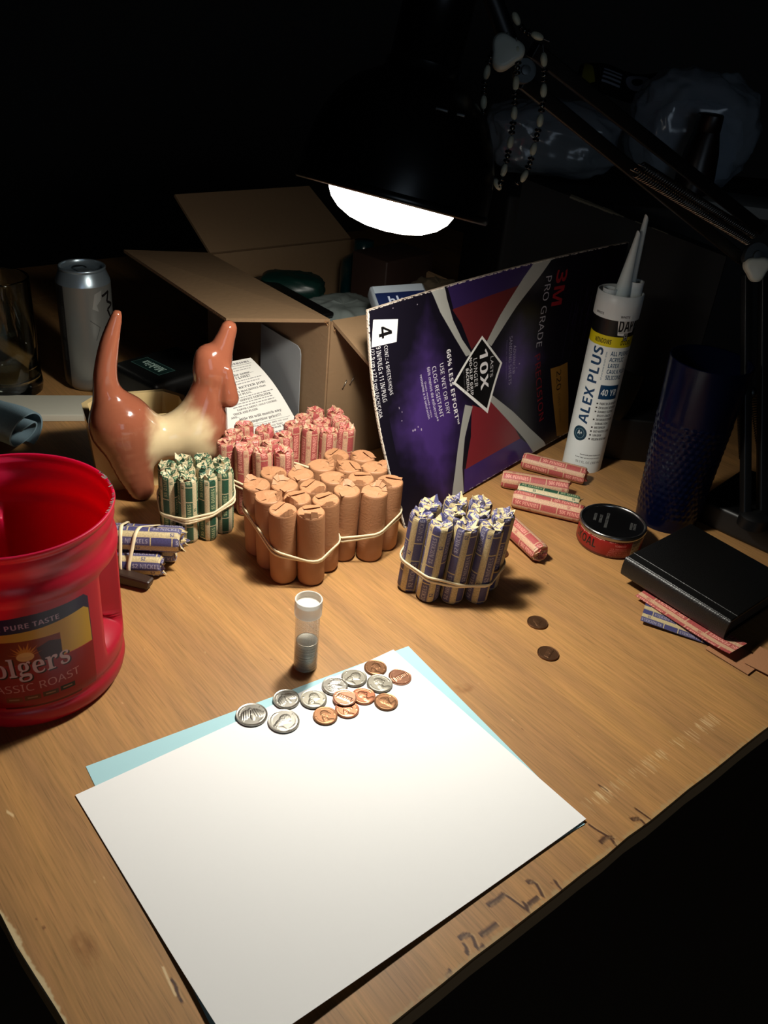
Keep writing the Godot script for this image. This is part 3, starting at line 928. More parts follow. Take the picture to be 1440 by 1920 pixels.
# ------------------------------------------------------------------ coin rolls
var roll_mesh := {}
func wrapper_tex(kind: String) -> ImageTexture:
	var paper: Color = {"nickel": Color(0.74, 0.67, 0.50), "dime": Color(0.76, 0.70, 0.56), "penny": Color(0.76, 0.60, 0.48)}[kind]
	var ink: Color = {"nickel": Color(0.27, 0.26, 0.42), "dime": Color(0.14, 0.30, 0.22), "penny": Color(0.64, 0.30, 0.29)}[kind]
	var word: String = {"nickel": "$2 NICKELS", "dime": "$5 DIMES", "penny": "50¢ PENNIES"}[kind]
	var small: String = {"nickel": "$2", "dime": "$5", "penny": "50¢"}[kind]
	var lin: Color = {"nickel": Color(0.60, 0.58, 0.62), "dime": Color(0.66, 0.68, 0.52), "penny": Color(0.88, 0.62, 0.55)}[kind]
	var circ := 72.0; var len := 96.0                       # the sleeve and the paper folded in at both ends
	var cv := Canvas.new(circ, len, 4.5, paper)
	var b := font("Droid Sans", 700)
	var n := 5
	for k in n:
		var x := k * circ / n
		var w := circ / n * 0.55
		cv.rect(x, 0, w, len, ink)
		var off: float = [6.0, 34.0, 52.0, 18.0, 62.0][k]
		for q in [off, off + 48.0, off - 48.0]:
			cv.rect(x, q - 1.2, w, 1.2, paper)
			cv.rect(x, q + 29.0, w, 1.2, paper)
			cv.rect(x + 0.8, q + 0.7, w - 1.6, 27.4, ink.lerp(paper, 0.10))
			cv.text(word, x + w / 2, q + 14.2, 25.0, w * 0.62, -PI / 2, lin, b)
			cv.text(small, x + w + circ / n * 0.225, q + 10.0, 3.6, 4.0, -PI / 2, ink, b)
		cv.rect(x + w + 0.4, 0, 0.35, len, ink.lerp(paper, 0.6))
	cv.grain(3, 0.16, 0.12)
	return cv.tex()
func roll_parts(kind: String, variant: int) -> Array:       # [sleeve, end, end]
	var key := kind + str(variant)
	if roll_mesh.has(key): return roll_mesh[key]
	var R: float = {"nickel": 11.4, "dime": 9.7, "penny": 10.5, "quarter": 13.2}[kind]
	var H: float = {"nickel": 80.0, "dime": 67.0, "penny": 75.0, "quarter": 74.0}[kind]
	var rng := RandomNumberGenerator.new(); rng.seed = hash(key)
	var ph := rng.randf() * TAU
	var sq := 0.010 if kind == "quarter" else 0.022
	var rad := func(a: float, y: float) -> float:
		var wav := sin(3.0 * a + ph) * sq + sin(7.0 * a + 2.0 * ph) * sq * 0.6
		var e := 1.0 - 0.15 * pow(clampf(1.0 - y / 4.0, 0, 1), 1.3) - 0.03 * pow(clampf((y - H + 2.0) / 2.0, 0, 1), 2.0)
		return R * (1.0 + wav - 0.02) * e
	var sl := MB.new()
	var ys := [0.0, 1.2, 2.4, 3.6, 20.0, 40.0, H - 20.0, H - 2.0, H - 1.0, H]
	sl.grid(func(u, w):
		var a: float = TAU * u
		var y: float = ys[int(round(w * 9))]
		return Vector3(rad.call(a, y) * sin(a), y, rad.call(a, y) * cos(a)), 30, 9, true)
	for i in sl.uv.size():
		sl.uv[i] = Vector2(sl.uv[i].x, 0.88 - 0.76 * sl.v[i].y / H)
	var out := [sl]
	for top in [true, false]:
		var en := MB.new()
		en.g = 0
		var y0 := H if top else 0.0
		var sg := 1.0 if top else -1.0
		var n := 10 if kind != "quarter" else 24
		var ring := func(rr: float, hs: PackedFloat32Array, jit: float) -> PackedVector3Array:
			var o := PackedVector3Array()
			for k in n:
				var a := TAU * (k + (rng.randf_range(-jit, jit))) / n
				var r: float = rad.call(a, y0) * rr
				o.append(Vector3(r * sin(a), y0 + hs[k], r * cos(a)))
			return o
		var hs0 := PackedFloat32Array(); var hs1 := PackedFloat32Array(); var hs2 := PackedFloat32Array(); var hs3 := PackedFloat32Array()
		for k in n:
			if not top:
				hs0.append(0.0); hs1.append(0.5); hs2.append(0.8); hs3.append(1.2)
			elif kind == "quarter":
				hs0.append(0.0); hs1.append(0.7 + 0.25 * rng.randf()); hs2.append(0.45 + 0.6 * float(k / 5 % 2) + 0.2 * rng.randf()); hs3.append(0.1 + 0.3 * rng.randf())
			else:
				hs0.append(0.0); hs1.append(0.9 + rng.randf() * 2.0); hs2.append(0.2 + (4.2 if rng.randf() < 0.4 else 1.6) * rng.randf()); hs3.append(-0.8 + 2.6 * rng.randf())
		var r0: PackedVector3Array = ring.call(1.0, hs0, 0.0)
		var r1: PackedVector3Array = ring.call(0.93, hs1, 0.25 if top and kind != "quarter" else 0.0)
		var r2: PackedVector3Array = ring.call(0.62, hs2, 0.48 if kind != "quarter" else 0.05)
		var r3: PackedVector3Array = ring.call(0.28, hs3, 0.55 if kind != "quarter" else 0.1)
		var cen := Vector3(0, y0 + (-0.8 if top and kind != "quarter" else 0.3), 0)
		var rows := [r0, r1, r2, r3]
		var vv := [0.12, 0.10, 0.06, 0.02] if top else [0.88, 0.90, 0.94, 0.98]
		for j in 3:
			for k in n:
				var k1 := (k + 1) % n
				var u0 := float(k) / n; var u1 := float(k + 1) / n
				if j == 0 or kind == "quarter":
					en.quad(rows[j][k], rows[j][k1], rows[j + 1][k1], rows[j + 1][k], Vector2(u0, vv[j]), Vector2(u1, vv[j]), Vector2(u1, vv[j + 1]), Vector2(u0, vv[j + 1]))
				else:                                               # every fold shows another bit of the print
					var o := Vector2(rng.randf(), rng.randf()); var tw := rng.randf() * TAU
					var ex := Vector2(0.10, 0.0).rotated(tw); var ey := Vector2(0.0, 0.07).rotated(tw)
					en.quad(rows[j][k], rows[j][k1], rows[j + 1][k1], rows[j + 1][k], o, o + ex, o + ex + ey, o + ey)
		for k in n:
			var k1 := (k + 1) % n
			en.tri(r3[k], r3[k1], cen, Vector2(float(k) / n, vv[3]), Vector2(float(k + 1) / n, vv[3]), Vector2((k + 0.5) / n, 0.0 if top else 1.0))
		if top:
			if kind == "quarter":
				# a lip of loose paper standing up from part of the rim, folded over the coins
				var a0 := rng.randf() * TAU
				var wide := rng.randf_range(1.2, 2.2)
				var hi := rng.randf_range(4.0, 9.0)
				var m := 4
				for k in m:
					var ka := a0 + wide * k / m; var kb := a0 + wide * (k + 1) / m
					var ha := hi * sin(PI * clampf((k + 0.15) / m, 0, 1)) * rng.randf_range(0.75, 1.1); var hb := hi * sin(PI * clampf((k + 0.85) / m, 0, 1)) * rng.randf_range(0.75, 1.1)
					var A := Vector3(sin(ka), 0, cos(ka)) * R * 0.955 + Vector3(0, y0 + 0.3, 0)
					var B := Vector3(sin(kb), 0, cos(kb)) * R * 0.955 + Vector3(0, y0 + 0.3, 0)
					var Cc := Vector3(sin(kb), 0, cos(kb)) * R * 0.90 + Vector3(0, y0 + 0.6 + hb, 0)
					var Dd := Vector3(sin(ka), 0, cos(ka)) * R * 0.90 + Vector3(0, y0 + 0.6 + ha, 0)
					en.quad(A, B, Cc, Dd)
					var E := Vector3(sin(kb), 0, cos(kb)) * R * 0.55 + Vector3(0, y0 + 0.9 + hb * 0.2, 0)
					var G := Vector3(sin(ka), 0, cos(ka)) * R * 0.55 + Vector3(0, y0 + 0.9 + ha * 0.2, 0)
					en.quad(Dd, Cc, E, G)
				# one straight overlapping fold across the flat
				var fa := a0 + PI + rng.randf_range(-0.5, 0.5)
				var p := Vector3(sin(fa), 0, cos(fa)) * R * 0.82; var q := Vector3(sin(fa + 2.3), 0, cos(fa + 2.3)) * R * 0.5
				var e := (q - p).cross(Vector3.UP).normalized() * R * 0.5
				en.quad(p + Vector3(0, y0 + 2.0, 0), q + Vector3(0, y0 + 2.2, 0), q + e + Vector3(0, y0 + 0.7, 0), p + e + Vector3(0, y0 + 0.9, 0))
			else:
				for f in rng.randi_range(3, 5):                     # pointed paper ears
					var a := rng.randf() * TAU
					var w := rng.randf_range(0.45, 0.95)
					var A := Vector3(sin(a - w), 0, cos(a - w)) * R * rng.randf_range(0.6, 0.9) + Vector3(0, y0 + 0.6, 0)
					var B := Vector3(sin(a + w), 0, cos(a + w)) * R * rng.randf_range(0.6, 0.9) + Vector3(0, y0 + 0.6, 0)
					var C := Vector3(sin(a), 0, cos(a)) * R * rng.randf_range(0.5, 0.95) + Vector3(0, y0 + rng.randf_range(3.5, 8.0), 0)
					var Dn := Vector3(sin(a), 0, cos(a)) * R * 0.25 + Vector3(0, y0 + 1.4, 0)
					var u := rng.randf()
					en.tri(A, B, C, Vector2(u, 0.12), Vector2(u + 0.2, 0.12), Vector2(u + 0.1, 0.02))
					en.tri(A, C, Dn, Vector2(u, 0.12), Vector2(u + 0.1, 0.02), Vector2(u + 0.15, 0.12))
					en.tri(C, B, Dn, Vector2(u + 0.1, 0.02), Vector2(u + 0.2, 0.12), Vector2(u + 0.15, 0.12))
		out.append(en)
	roll_mesh[key] = [out[0].mesh(), out[1].mesh(), out[2].mesh()]
	return roll_mesh[key]
func place_roll(kind: String, variant: int, xf: Transform3D, label: String, group: String) -> Node3D:
	var o := thing(kind + "_roll", label, "coin roll", xf.origin, group)
	o.basis = xf.basis
	var ps := roll_parts(kind, variant)
	mi("paper_sleeve", ps[0], M[kind + "_wrap"], o)
	mi("folded_end", ps[1], M[kind + "_wrap"], o)
	mi("folded_end", ps[2], M[kind + "_wrap"], o)
	return o
func hull_band(pts: Array, R: float, h0: float, tilt: Vector2, rad: float, wob := 0.0, phase := 0.0) -> MB:
	var c := PackedVector2Array()
	for p in pts:
		for k in 20: c.append(Vector2(p[0], p[1]) + Vector2(cos(TAU * k / 20), sin(TAU * k / 20)) * (R + rad * 0.8))
	var hull := Geometry2D.convex_hull(c)
	hull.resize(hull.size() - 1)
	var path := PackedVector3Array()
	var mid := Vector2.ZERO
	for q in hull: mid += q / hull.size()
	for i in hull.size():
		var a := hull[i]; var b := hull[(i + 1) % hull.size()]
		var n := maxi(1, int(a.distance_to(b) / 6.0))
		for k in n:
			var q := a.lerp(b, float(k) / n)
			var an := atan2(q.y - mid.y, q.x - mid.x)
			path.append(Vector3(q.x, h0 + tilt.dot(q - mid) + wob * sin(3.0 * an + phase), q.y))
	var mb := MB.new()
	mb.tube(path, rad, 6, true, 0.6)
	return mb
func bundle(kind: String, pts: Array, lean: Vector2, label: String, band_label: String, h0: float, tilt: Vector2, turns := 2, seed_ := 1) -> void:
	var rng := RandomNumberGenerator.new(); rng.seed = seed_
	var k := 0
	for p in pts:
		var b := Basis(Vector3(0, 0, 1), lean.x) * Basis(Vector3(1, 0, 0), lean.y) * Basis(Vector3(0, 1, 0), rng.randf() * TAU)
		place_roll(kind, k % 5, Transform3D(b, Vector3(p[0], 0.2 + rng.randf() * 0.8, p[1])), label, kind + " rolls held in a rubber band")
		k += 1
	var R: float = {"nickel": 11.4, "dime": 9.7, "penny": 10.5, "quarter": 13.2}[kind]
	var t := thing("rubber_band", band_label, "rubber band", Vector3.ZERO)
	var shift := Vector3(-lean.x * h0, 0, lean.y * h0)
	for q in turns:
		var mb := hull_band(pts, R, h0 + q * 3.1, tilt * (1.0 + 0.25 * q), 1.4, 1.3, 1.7 * q)
		mb.move(Transform3D(Basis(), shift))
		mi("strand", mb, M.band, t)
func build_rolls() -> void:
	for k in ["nickel", "dime", "penny"]:
		M[k + "_wrap"] = mat(Color.WHITE, 0.55, 0.0, wrapper_tex(k))
	M.quarter_wrap = M.kraft
	bundle("quarter", [[-88, -680], [-62.5, -682], [-104, -700.5], [-78, -704], [-51.5, -705.5], [-119, -721.5], [-93, -725], [-66.5, -728], [-107, -746], [-81, -749.5]], Vector2(0.045, 0.0), "plain brown kraft coin roll in the bundle beside the green striped rolls", "tan rubber band around the plain brown rolls nearest the coin tube", 40, Vector2(-0.18, -0.12), 2, 3)
	bundle("quarter", [[-37, -727.5], [-11, -731.5], [3, -753.5], [-52, -749], [-25.5, -753], [-66, -771], [-40, -774.5], [-13.5, -778], [-54, -797], [-27.5, -800]], Vector2(0.0, 0.0), "plain brown kraft coin roll in the bundle beside the purple packet", "wide tan rubber band around the plain brown rolls beside the purple packet", 30, Vector2(0.16, -0.05), 2, 4)
	bundle("nickel", [[30, -686], [48, -673], [70.5, -674], [94, -679], [60, -693.5], [82.5, -696.5], [38, -707], [62, -717], [85, -719], [105, -701]], Vector2(-0.055, 0.0), "blue striped nickel roll standing in the bundle before the purple packet", "tan rubber band around the standing blue striped rolls", 30, Vector2(-0.10, -0.16), 2, 5)
	bundle("dime", [[-208, -733], [-189.5, -728], [-172, -736], [-159.5, -751], [-215, -751], [-196, -747.5], [-178.5, -755.5], [-203, -766], [-185.5, -773.5], [-166, -770]], Vector2(0.0, 0.0), "green striped dime roll standing in the bundle before the ceramic dog", "tan rubber band around the green striped rolls", 34, Vector2(0.05, -0.22), 3, 6)
	bundle("penny", [[-164, -797], [-144.5, -790], [-125, -783.5], [-104.5, -790], [-161, -818], [-140.5, -811], [-119.5, -805.5], [-154, -838], [-131, -832], [-110, -825]], Vector2(0.03, 0.0), "red striped penny roll in the bundle between green and brown rolls", "tan rubber band around the red striped rolls beside the green ones", 34, Vector2(-0.12, 0.0), 2, 7)
	bundle("penny", [[-106, -853], [-86, -847.5], [-66, -843], [-49, -855.5], [-97.5, -872], [-77, -867], [-56.5, -875.5], [-87, -891], [-65, -895]], Vector2(0.0, 0.0), "red striped penny roll in the bundle against the cardboard carton", "tan rubber band around the red striped rolls against the carton", 30, Vector2(-0.10, 0.0), 2, 8)
	# rolls lying loose on the wood
	var lie := func(kind: String, variant: int, right: Vector3, left: Vector3, label: String, spin: float, group: String) -> void:
		var d := (right - left).normalized()
		var len: float = {"nickel": 80.0, "dime": 67.0, "penny": 75.0}[kind]
		place_roll(kind, variant, Transform3D(frame3(Vector3(0, 1, 0), d).basis * Basis(Vector3(0, 1, 0), spin), right - d * len), label, group)
	var gl := "loose rolls lying beside the tobacco tin"
	lie.call("penny", 0, Vector3(231, 10.2, -930), Vector3(160, 10.2, -955), "red striped penny roll lying at the foot of the caulk tube", 0.4, gl)
	lie.call("penny", 1, Vector3(206, 10.2, -893.5), Vector3(128, 10.2, -904), "red striped penny roll lying behind the green striped one", 1.9, gl)
	lie.call("dime", 2, Vector3(213, 9.6, -862), Vector3(141, 9.6, -881), "green striped dime roll lying between red striped rolls", 1.2, gl)
	lie.call("penny", 3, Vector3(214, 10.2, -840.5), Vector3(136, 10.2, -861.5), "red striped penny roll lying in front of the green one", 2.6, gl)
	lie.call("penny", 4, Vector3(161, 10.2, -753), Vector3(125, 10.2, -817), "red striped penny roll lying beside the standing blue rolls", 0.2, gl)
	# banded nickel rolls lying behind the coffee canister
	var gn := "nickel rolls lying behind the canister"
	var nl := "blue striped nickel roll lying in the banded pile behind the red canister"
	var dirl := Vector3(-0.985, 0, 0.10)
	var ends := [gp(300, 1058, 11), gp(318, 1036, 11) + Vector3(0, 0, -5), gp(350, 1003, 30), gp(322, 990, 31) + Vector3(0, 0, -12)]
	ends[0].y = 11.3
	ends[1] = ends[0] + Vector3(7, 0, -23.5)
	ends[2] = ends[0] + Vector3(15, 19.6, -12.5)
	ends[3] = ends[0] + Vector3(9, 0, -47.5)
	for k in 4:
		lie.call("nickel", k, ends[k], ends[k] + dirl * 80, nl, [2.45, 0.5, 1.15, 0.9][k], gn)
	var bt := thing("rubber_band", "flat tan rubber band around the lying blue striped rolls", "rubber band", Vector3.ZERO)
	for q in 2:
		var yz := []
		for k in 4:
			yz.append([ends[k].z + 4, ends[k].y])
		var mb := hull_band(yz, 11.2, 0.0, Vector2.ZERO, 0.9)
		# the loop was made round x,z = (z, y); turn it to stand across the rolls
		for i in mb.v.size():
			var p := mb.v[i]
			mb.v[i] = Vector3(ends[0].x - 22.0 - 13.0 * q - (p.x - ends[0].z) * 0.16 * (1.0 - 2.2 * q) + p.y * 2.2, maxf(p.z, 0.3), p.x)
		mi("strand", mb, M.band, bt)
	var stub := MB.new(); stub.g = 0
	stub.rbox(Vector3(36, 12, 13), 2.5, 1)
	for i in stub.v.size():
		var p := stub.v[i]
		stub.v[i] = Vector3(p.x + 0.25 * p.y, p.y * (1.0 - 0.3 * ss(5, 23, p.x)), p.z * (1.0 - 0.25 * ss(5, 23, p.x)))
	var so := single("folded_scrap", stub, mat(Color(0.20, 0.13, 0.09), 0.45), "small dark brown folded scrap beside the red canister", "scrap", gp(250, 1086, 6.5))
	so.rotation.y = -0.25

# ------------------------------------------------------------------ ceramic dog planter
func capsule(p: Vector3, a: Vector3, b: Vector3, ra: float, rb: float) -> float:
	var ab := b - a
	var h := clampf((p - a).dot(ab) / ab.length_squared(), 0.0, 1.0)
	return p.distance_to(a + ab * h) - lerpf(ra, rb, h)
func smin(a: float, b: float, k: float) -> float:
	var h := maxf(k - absf(a - b), 0.0) / k
	return minf(a, b) - h * h * k * 0.25
func nets(f: Callable, lo: Vector3, hi: Vector3, cell: float, paint: Callable) -> MB:
	var n := Vector3i(((hi - lo) / cell).ceil())
	var sx := n.x + 1; var sy := n.y + 1; var sz := n.z + 1
	var val := PackedFloat32Array(); val.resize(sx * sy * sz)
	for k in sz:
		for j in sy:
			for i in sx:
				val[(k * sy + j) * sx + i] = f.call(lo + Vector3(i, j, k) * cell)
	var vert := {}
	var get_v := func(i: int, j: int, k: int) -> Vector3:
		var key := (k * sy + j) * sx + i
		if vert.has(key): return vert[key]
		var acc := Vector3.ZERO; var cnt := 0
		for e in [[0, 0, 0, 1, 0, 0], [0, 1, 0, 1, 1, 0], [0, 0, 1, 1, 0, 1], [0, 1, 1, 1, 1, 1], [0, 0, 0, 0, 1, 0], [1, 0, 0, 1, 1, 0], [0, 0, 1, 0, 1, 1], [1, 0, 1, 1, 1, 1], [0, 0, 0, 0, 0, 1], [1, 0, 0, 1, 0, 1], [0, 1, 0, 0, 1, 1], [1, 1, 0, 1, 1, 1]]:
			var a := val[((k + e[2]) * sy + j + e[1]) * sx + i + e[0]]
			var b := val[((k + e[5]) * sy + j + e[4]) * sx + i + e[3]]
			if (a < 0) != (b < 0):
				var t := a / (a - b)
				acc += Vector3(i + lerpf(e[0], e[3], t), j + lerpf(e[1], e[4], t), k + lerpf(e[2], e[5], t)); cnt += 1
		var p := lo + acc / maxi(cnt, 1) * cell
		vert[key] = p
		return p
	var mb := MB.new()
	var put := func(a: Vector3, b: Vector3, c: Vector3, d: Vector3, flip: bool) -> void:
		for q in ([[a, b, c], [a, c, d]] if not flip else [[a, c, b], [a, d, c]]):
			for p in q:
				mb.v.append(p); mb.uv.append(Vector2.ZERO); mb.col.append(paint.call(p)); mb.sg.append(1)
	for k in range(1, sz - 1):
		for j in range(1, sy - 1):
			for i in range(1, sx - 1):
				var a := val[(k * sy + j) * sx + i] < 0
				if a != (val[(k * sy + j) * sx + i + 1] < 0):
					put.call(get_v.call(i, j - 1, k - 1), get_v.call(i, j, k - 1), get_v.call(i, j, k), get_v.call(i, j - 1, k), a)
				if a != (val[(k * sy + j + 1) * sx + i] < 0):
					put.call(get_v.call(i - 1, j, k - 1), get_v.call(i - 1, j, k), get_v.call(i, j, k), get_v.call(i, j, k - 1), a)
				if a != (val[((k + 1) * sy + j) * sx + i] < 0):
					put.call(get_v.call(i - 1, j - 1, k), get_v.call(i, j - 1, k), get_v.call(i, j, k), get_v.call(i - 1, j, k), a)
	return mb
func build_dog() -> void:
	var chains := [  # centre lines with radii, and how softly each joins the rest
		[[[-18.5, 197, 0, 5.0], [-22.5, 185, 0, 7.2], [-28.5, 165, 0, 9.6], [-33.5, 138, 0, 11.4], [-33.0, 119, 0, 14.0], [-28, 100, 0, 21], [-22, 82, 0, 29]], 10.0],
		[[[-21, 82, 4, 29], [-17, 58, 8, 25], [-13, 32, 12, 19], [-8, 12, 14, 14]], 10.0],
		[[[-19, 74, -8, 24], [-15, 40, -14, 18], [-12, 10, -16, 13]], 10.0],
		[[[-21, 80, 0, 27], [-2, 68, 0, 24.5], [18, 62, 0, 24], [40, 64, 0, 26], [56, 67, 0, 28]], 14.0],
		[[[57, 62, 6, 22], [60, 36, 11, 17], [62, 10, 13, 13]], 10.0],
		[[[57, 62, -8, 22], [60, 36, -12, 17], [62, 10, -15, 13]], 10.0],
		[[[57, 70, 0, 27], [62, 86, 0, 24.5], [67, 104, 0, 20.5], [71, 120, 0, 18.6], [71.5, 134, 0, 19.4], [69.5, 146, 0, 15.8]], 12.0],
		[[[77, 141, 0, 15.6], [81.5, 155, 0, 12.2], [86, 167, 0, 10.0], [89.5, 177, 0, 8.6]], 3.5],
	]
	var bones := []
	for c in chains:
		var pts: Array = c[0]
		for i in pts.size() - 1:
			var p0: Array = pts[maxi(i - 1, 0)]; var p1: Array = pts[i]; var p2: Array = pts[i + 1]; var p3: Array = pts[mini(i + 2, pts.size() - 1)]
			var prev := Vector4(p1[0], p1[1], p1[2], p1[3])
			for k in range(1, 4):
				var q := Vector4.ZERO
				for z in 4: q[z] = cubic_interpolate(p1[z], p2[z], p0[z], p3[z], k / 3.0)
				bones.append([Vector3(prev.x, prev.y, prev.z), Vector3(q.x, q.y, q.z), prev.w, q.w, c[1] if i == 0 and k == 1 else 0.0])
				prev = q
	var ear_a := Vector3(84, 137, 14); var ear_b := Vector3(86.5, 107, 17)
	var f := func(p: Vector3) -> float:
		var q := Vector3(p.x, p.y, p.z * 1.12)
		var d := 1e9
		var run := 1e9
		var soft := 0.0
		for b in bones:
			var c := capsule(q, b[0], b[1], b[2], b[3])
			if b[4] > 0.0:
				if run < 1e8: d = run if d > 1e8 else smin(d, run, soft)
				run = c; soft = b[4]
			else:
				run = minf(run, c)
		d = smin(d, run, soft)
		d = smin(d, capsule(q, ear_a, ear_b, 6.0, 9.8), 2.5)
		d = smin(d, capsule(q, Vector3(84, 137, -14), Vector3(86, 107, -17), 6.0, 9.8), 2.5)
		d = maxf(d, -capsule(q, Vector3(77, 156, 15.5), Vector3(84, 143, 17), 1.6, 1.6))     # mouth line
		return maxf(d, -p.y)
	var nz := FastNoiseLite.new(); nz.seed = 4; nz.frequency = 0.03
	var brown := Color(0.265, 0.085, 0.046); var cream := Color(0.66, 0.52, 0.30)
	var paint := func(p: Vector3) -> Color:                   # two glazes: brown dog with a cream flank
		var w := nz.get_noise_3d(p.x, p.y, p.z) * 0.25
		var e := Vector2((p.x - 33) / 31.0, (p.y - 62) / 40.0).length() + w * 1.4
		var c := brown.lerp(cream, 1.0 - ss(0.65, 1.35, e))
		return c
	var mb: MB = nets(f, Vector3(-66, -4, -44), Vector3(112, 212, 44), 3.0, paint)
	var m := mat(Color.WHITE, 0.13)
	m.vertex_color_use_as_albedo = true
	m.clearcoat_enabled = true; m.clearcoat = 0.5; m.clearcoat_roughness = 0.08
	var t := thing("dog_planter", "glazed brown and cream ceramic dog planter with raised tail and lifted nose", "planter", Vector3(-255, 0, -811))
	t.rotation.y = atan2(0.436, 0.9)
	mi("dog", mb, m, t)
	var poly := PackedVector2Array([Vector2(-54, -10), Vector2(-54, -58), Vector2(-36, -78), Vector2(36, -78), Vector2(54, -58), Vector2(54, -10)])
	var pb := MB.new()
	pb.g = 0
	var hgt := 82.0
	var inner: PackedVector2Array = Geometry2D.offset_polygon(poly, -6.0)[0]
	var nn := poly.size()
	var order := PackedVector2Array()
	for i in nn:
		var best := inner[0]
		for q in inner:
			if q.distance_to(poly[i]) < best.distance_to(poly[i]): best = q
		order.append(best)
	for i in nn:
		var a := poly[i]; var b := poly[(i + 1) % nn]; var c := order[i]; var d := order[(i + 1) % nn]
		var k := 0.86
		pb.quad(Vector3(a.x * k, 0, a.y), Vector3(b.x * k, 0, b.y), Vector3(b.x, hgt, b.y), Vector3(a.x, hgt, a.y))
		pb.quad(Vector3(a.x, hgt, a.y), Vector3(b.x, hgt, b.y), Vector3(d.x, hgt, d.y), Vector3(c.x, hgt, c.y))
		pb.quad(Vector3(c.x, hgt, c.y), Vector3(d.x, hgt, d.y), Vector3(d.x * k, 8, d.y), Vector3(c.x * k, 8, c.y))
	for i in range(1, nn - 1):
		pb.tri(Vector3(order[0].x * 0.86, 8, order[0].y), Vector3(order[i].x * 0.86, 8, order[i].y), Vector3(order[i + 1].x * 0.86, 8, order[i + 1].y))
		pb.tri(Vector3(poly[0].x * 0.86, 0, poly[0].y), Vector3(poly[i].x * 0.86, 0, poly[i].y), Vector3(poly[i + 1].x * 0.86, 0, poly[i + 1].y))
	mi("planter_box", pb, M.cream_glaze, t)

# ------------------------------------------------------------------ cardboard carton and what lies in it
func slab(a: Vector3, b: Vector3, c: Vector3, d: Vector3, th: float, mb: MB) -> void:     # a thin board between four corners
	var n := (b - a).cross(d - a).normalized() * th / 2
	mb.g = 0
	mb.quad(a + n, b + n, c + n, d + n)
	mb.quad(a - n, d - n, c - n, b - n)
	for e in [[a, b], [b, c], [c, d], [d, a]]:
		mb.quad(e[0] - n, e[1] - n, e[1] + n, e[0] + n)
func crumple(size: Vector3, seed_: int, amp: float, freq: float, n := 40) -> MB:
	var nz := FastNoiseLite.new(); nz.seed = seed_; nz.frequency = freq; nz.fractal_type = FastNoiseLite.FRACTAL_RIDGED; nz.fractal_octaves = 3
	var lo := FastNoiseLite.new(); lo.seed = seed_ + 7; lo.frequency = freq * 0.4
	var mb := MB.new()
	mb.grid(func(u, w):
		var a: float = TAU * u; var b: float = PI * (w - 0.5)
		var dir := Vector3(cos(b) * cos(a), sin(b), cos(b) * sin(a))
		var q := Vector3(signf(dir.x) * pow(absf(dir.x), 0.7), signf(dir.y) * pow(absf(dir.y), 0.8), signf(dir.z) * pow(absf(dir.z), 0.7))
		var p := q * size / 2
		var k := 1.0 + amp * nz.get_noise_3d(p.x, p.y, p.z) + amp * 0.9 * lo.get_noise_3d(p.x, p.y, p.z)
		p *= k
		p.y = maxf(p.y, -size.y / 2)
		return p, n, n * 2 / 3, true)
	return mb
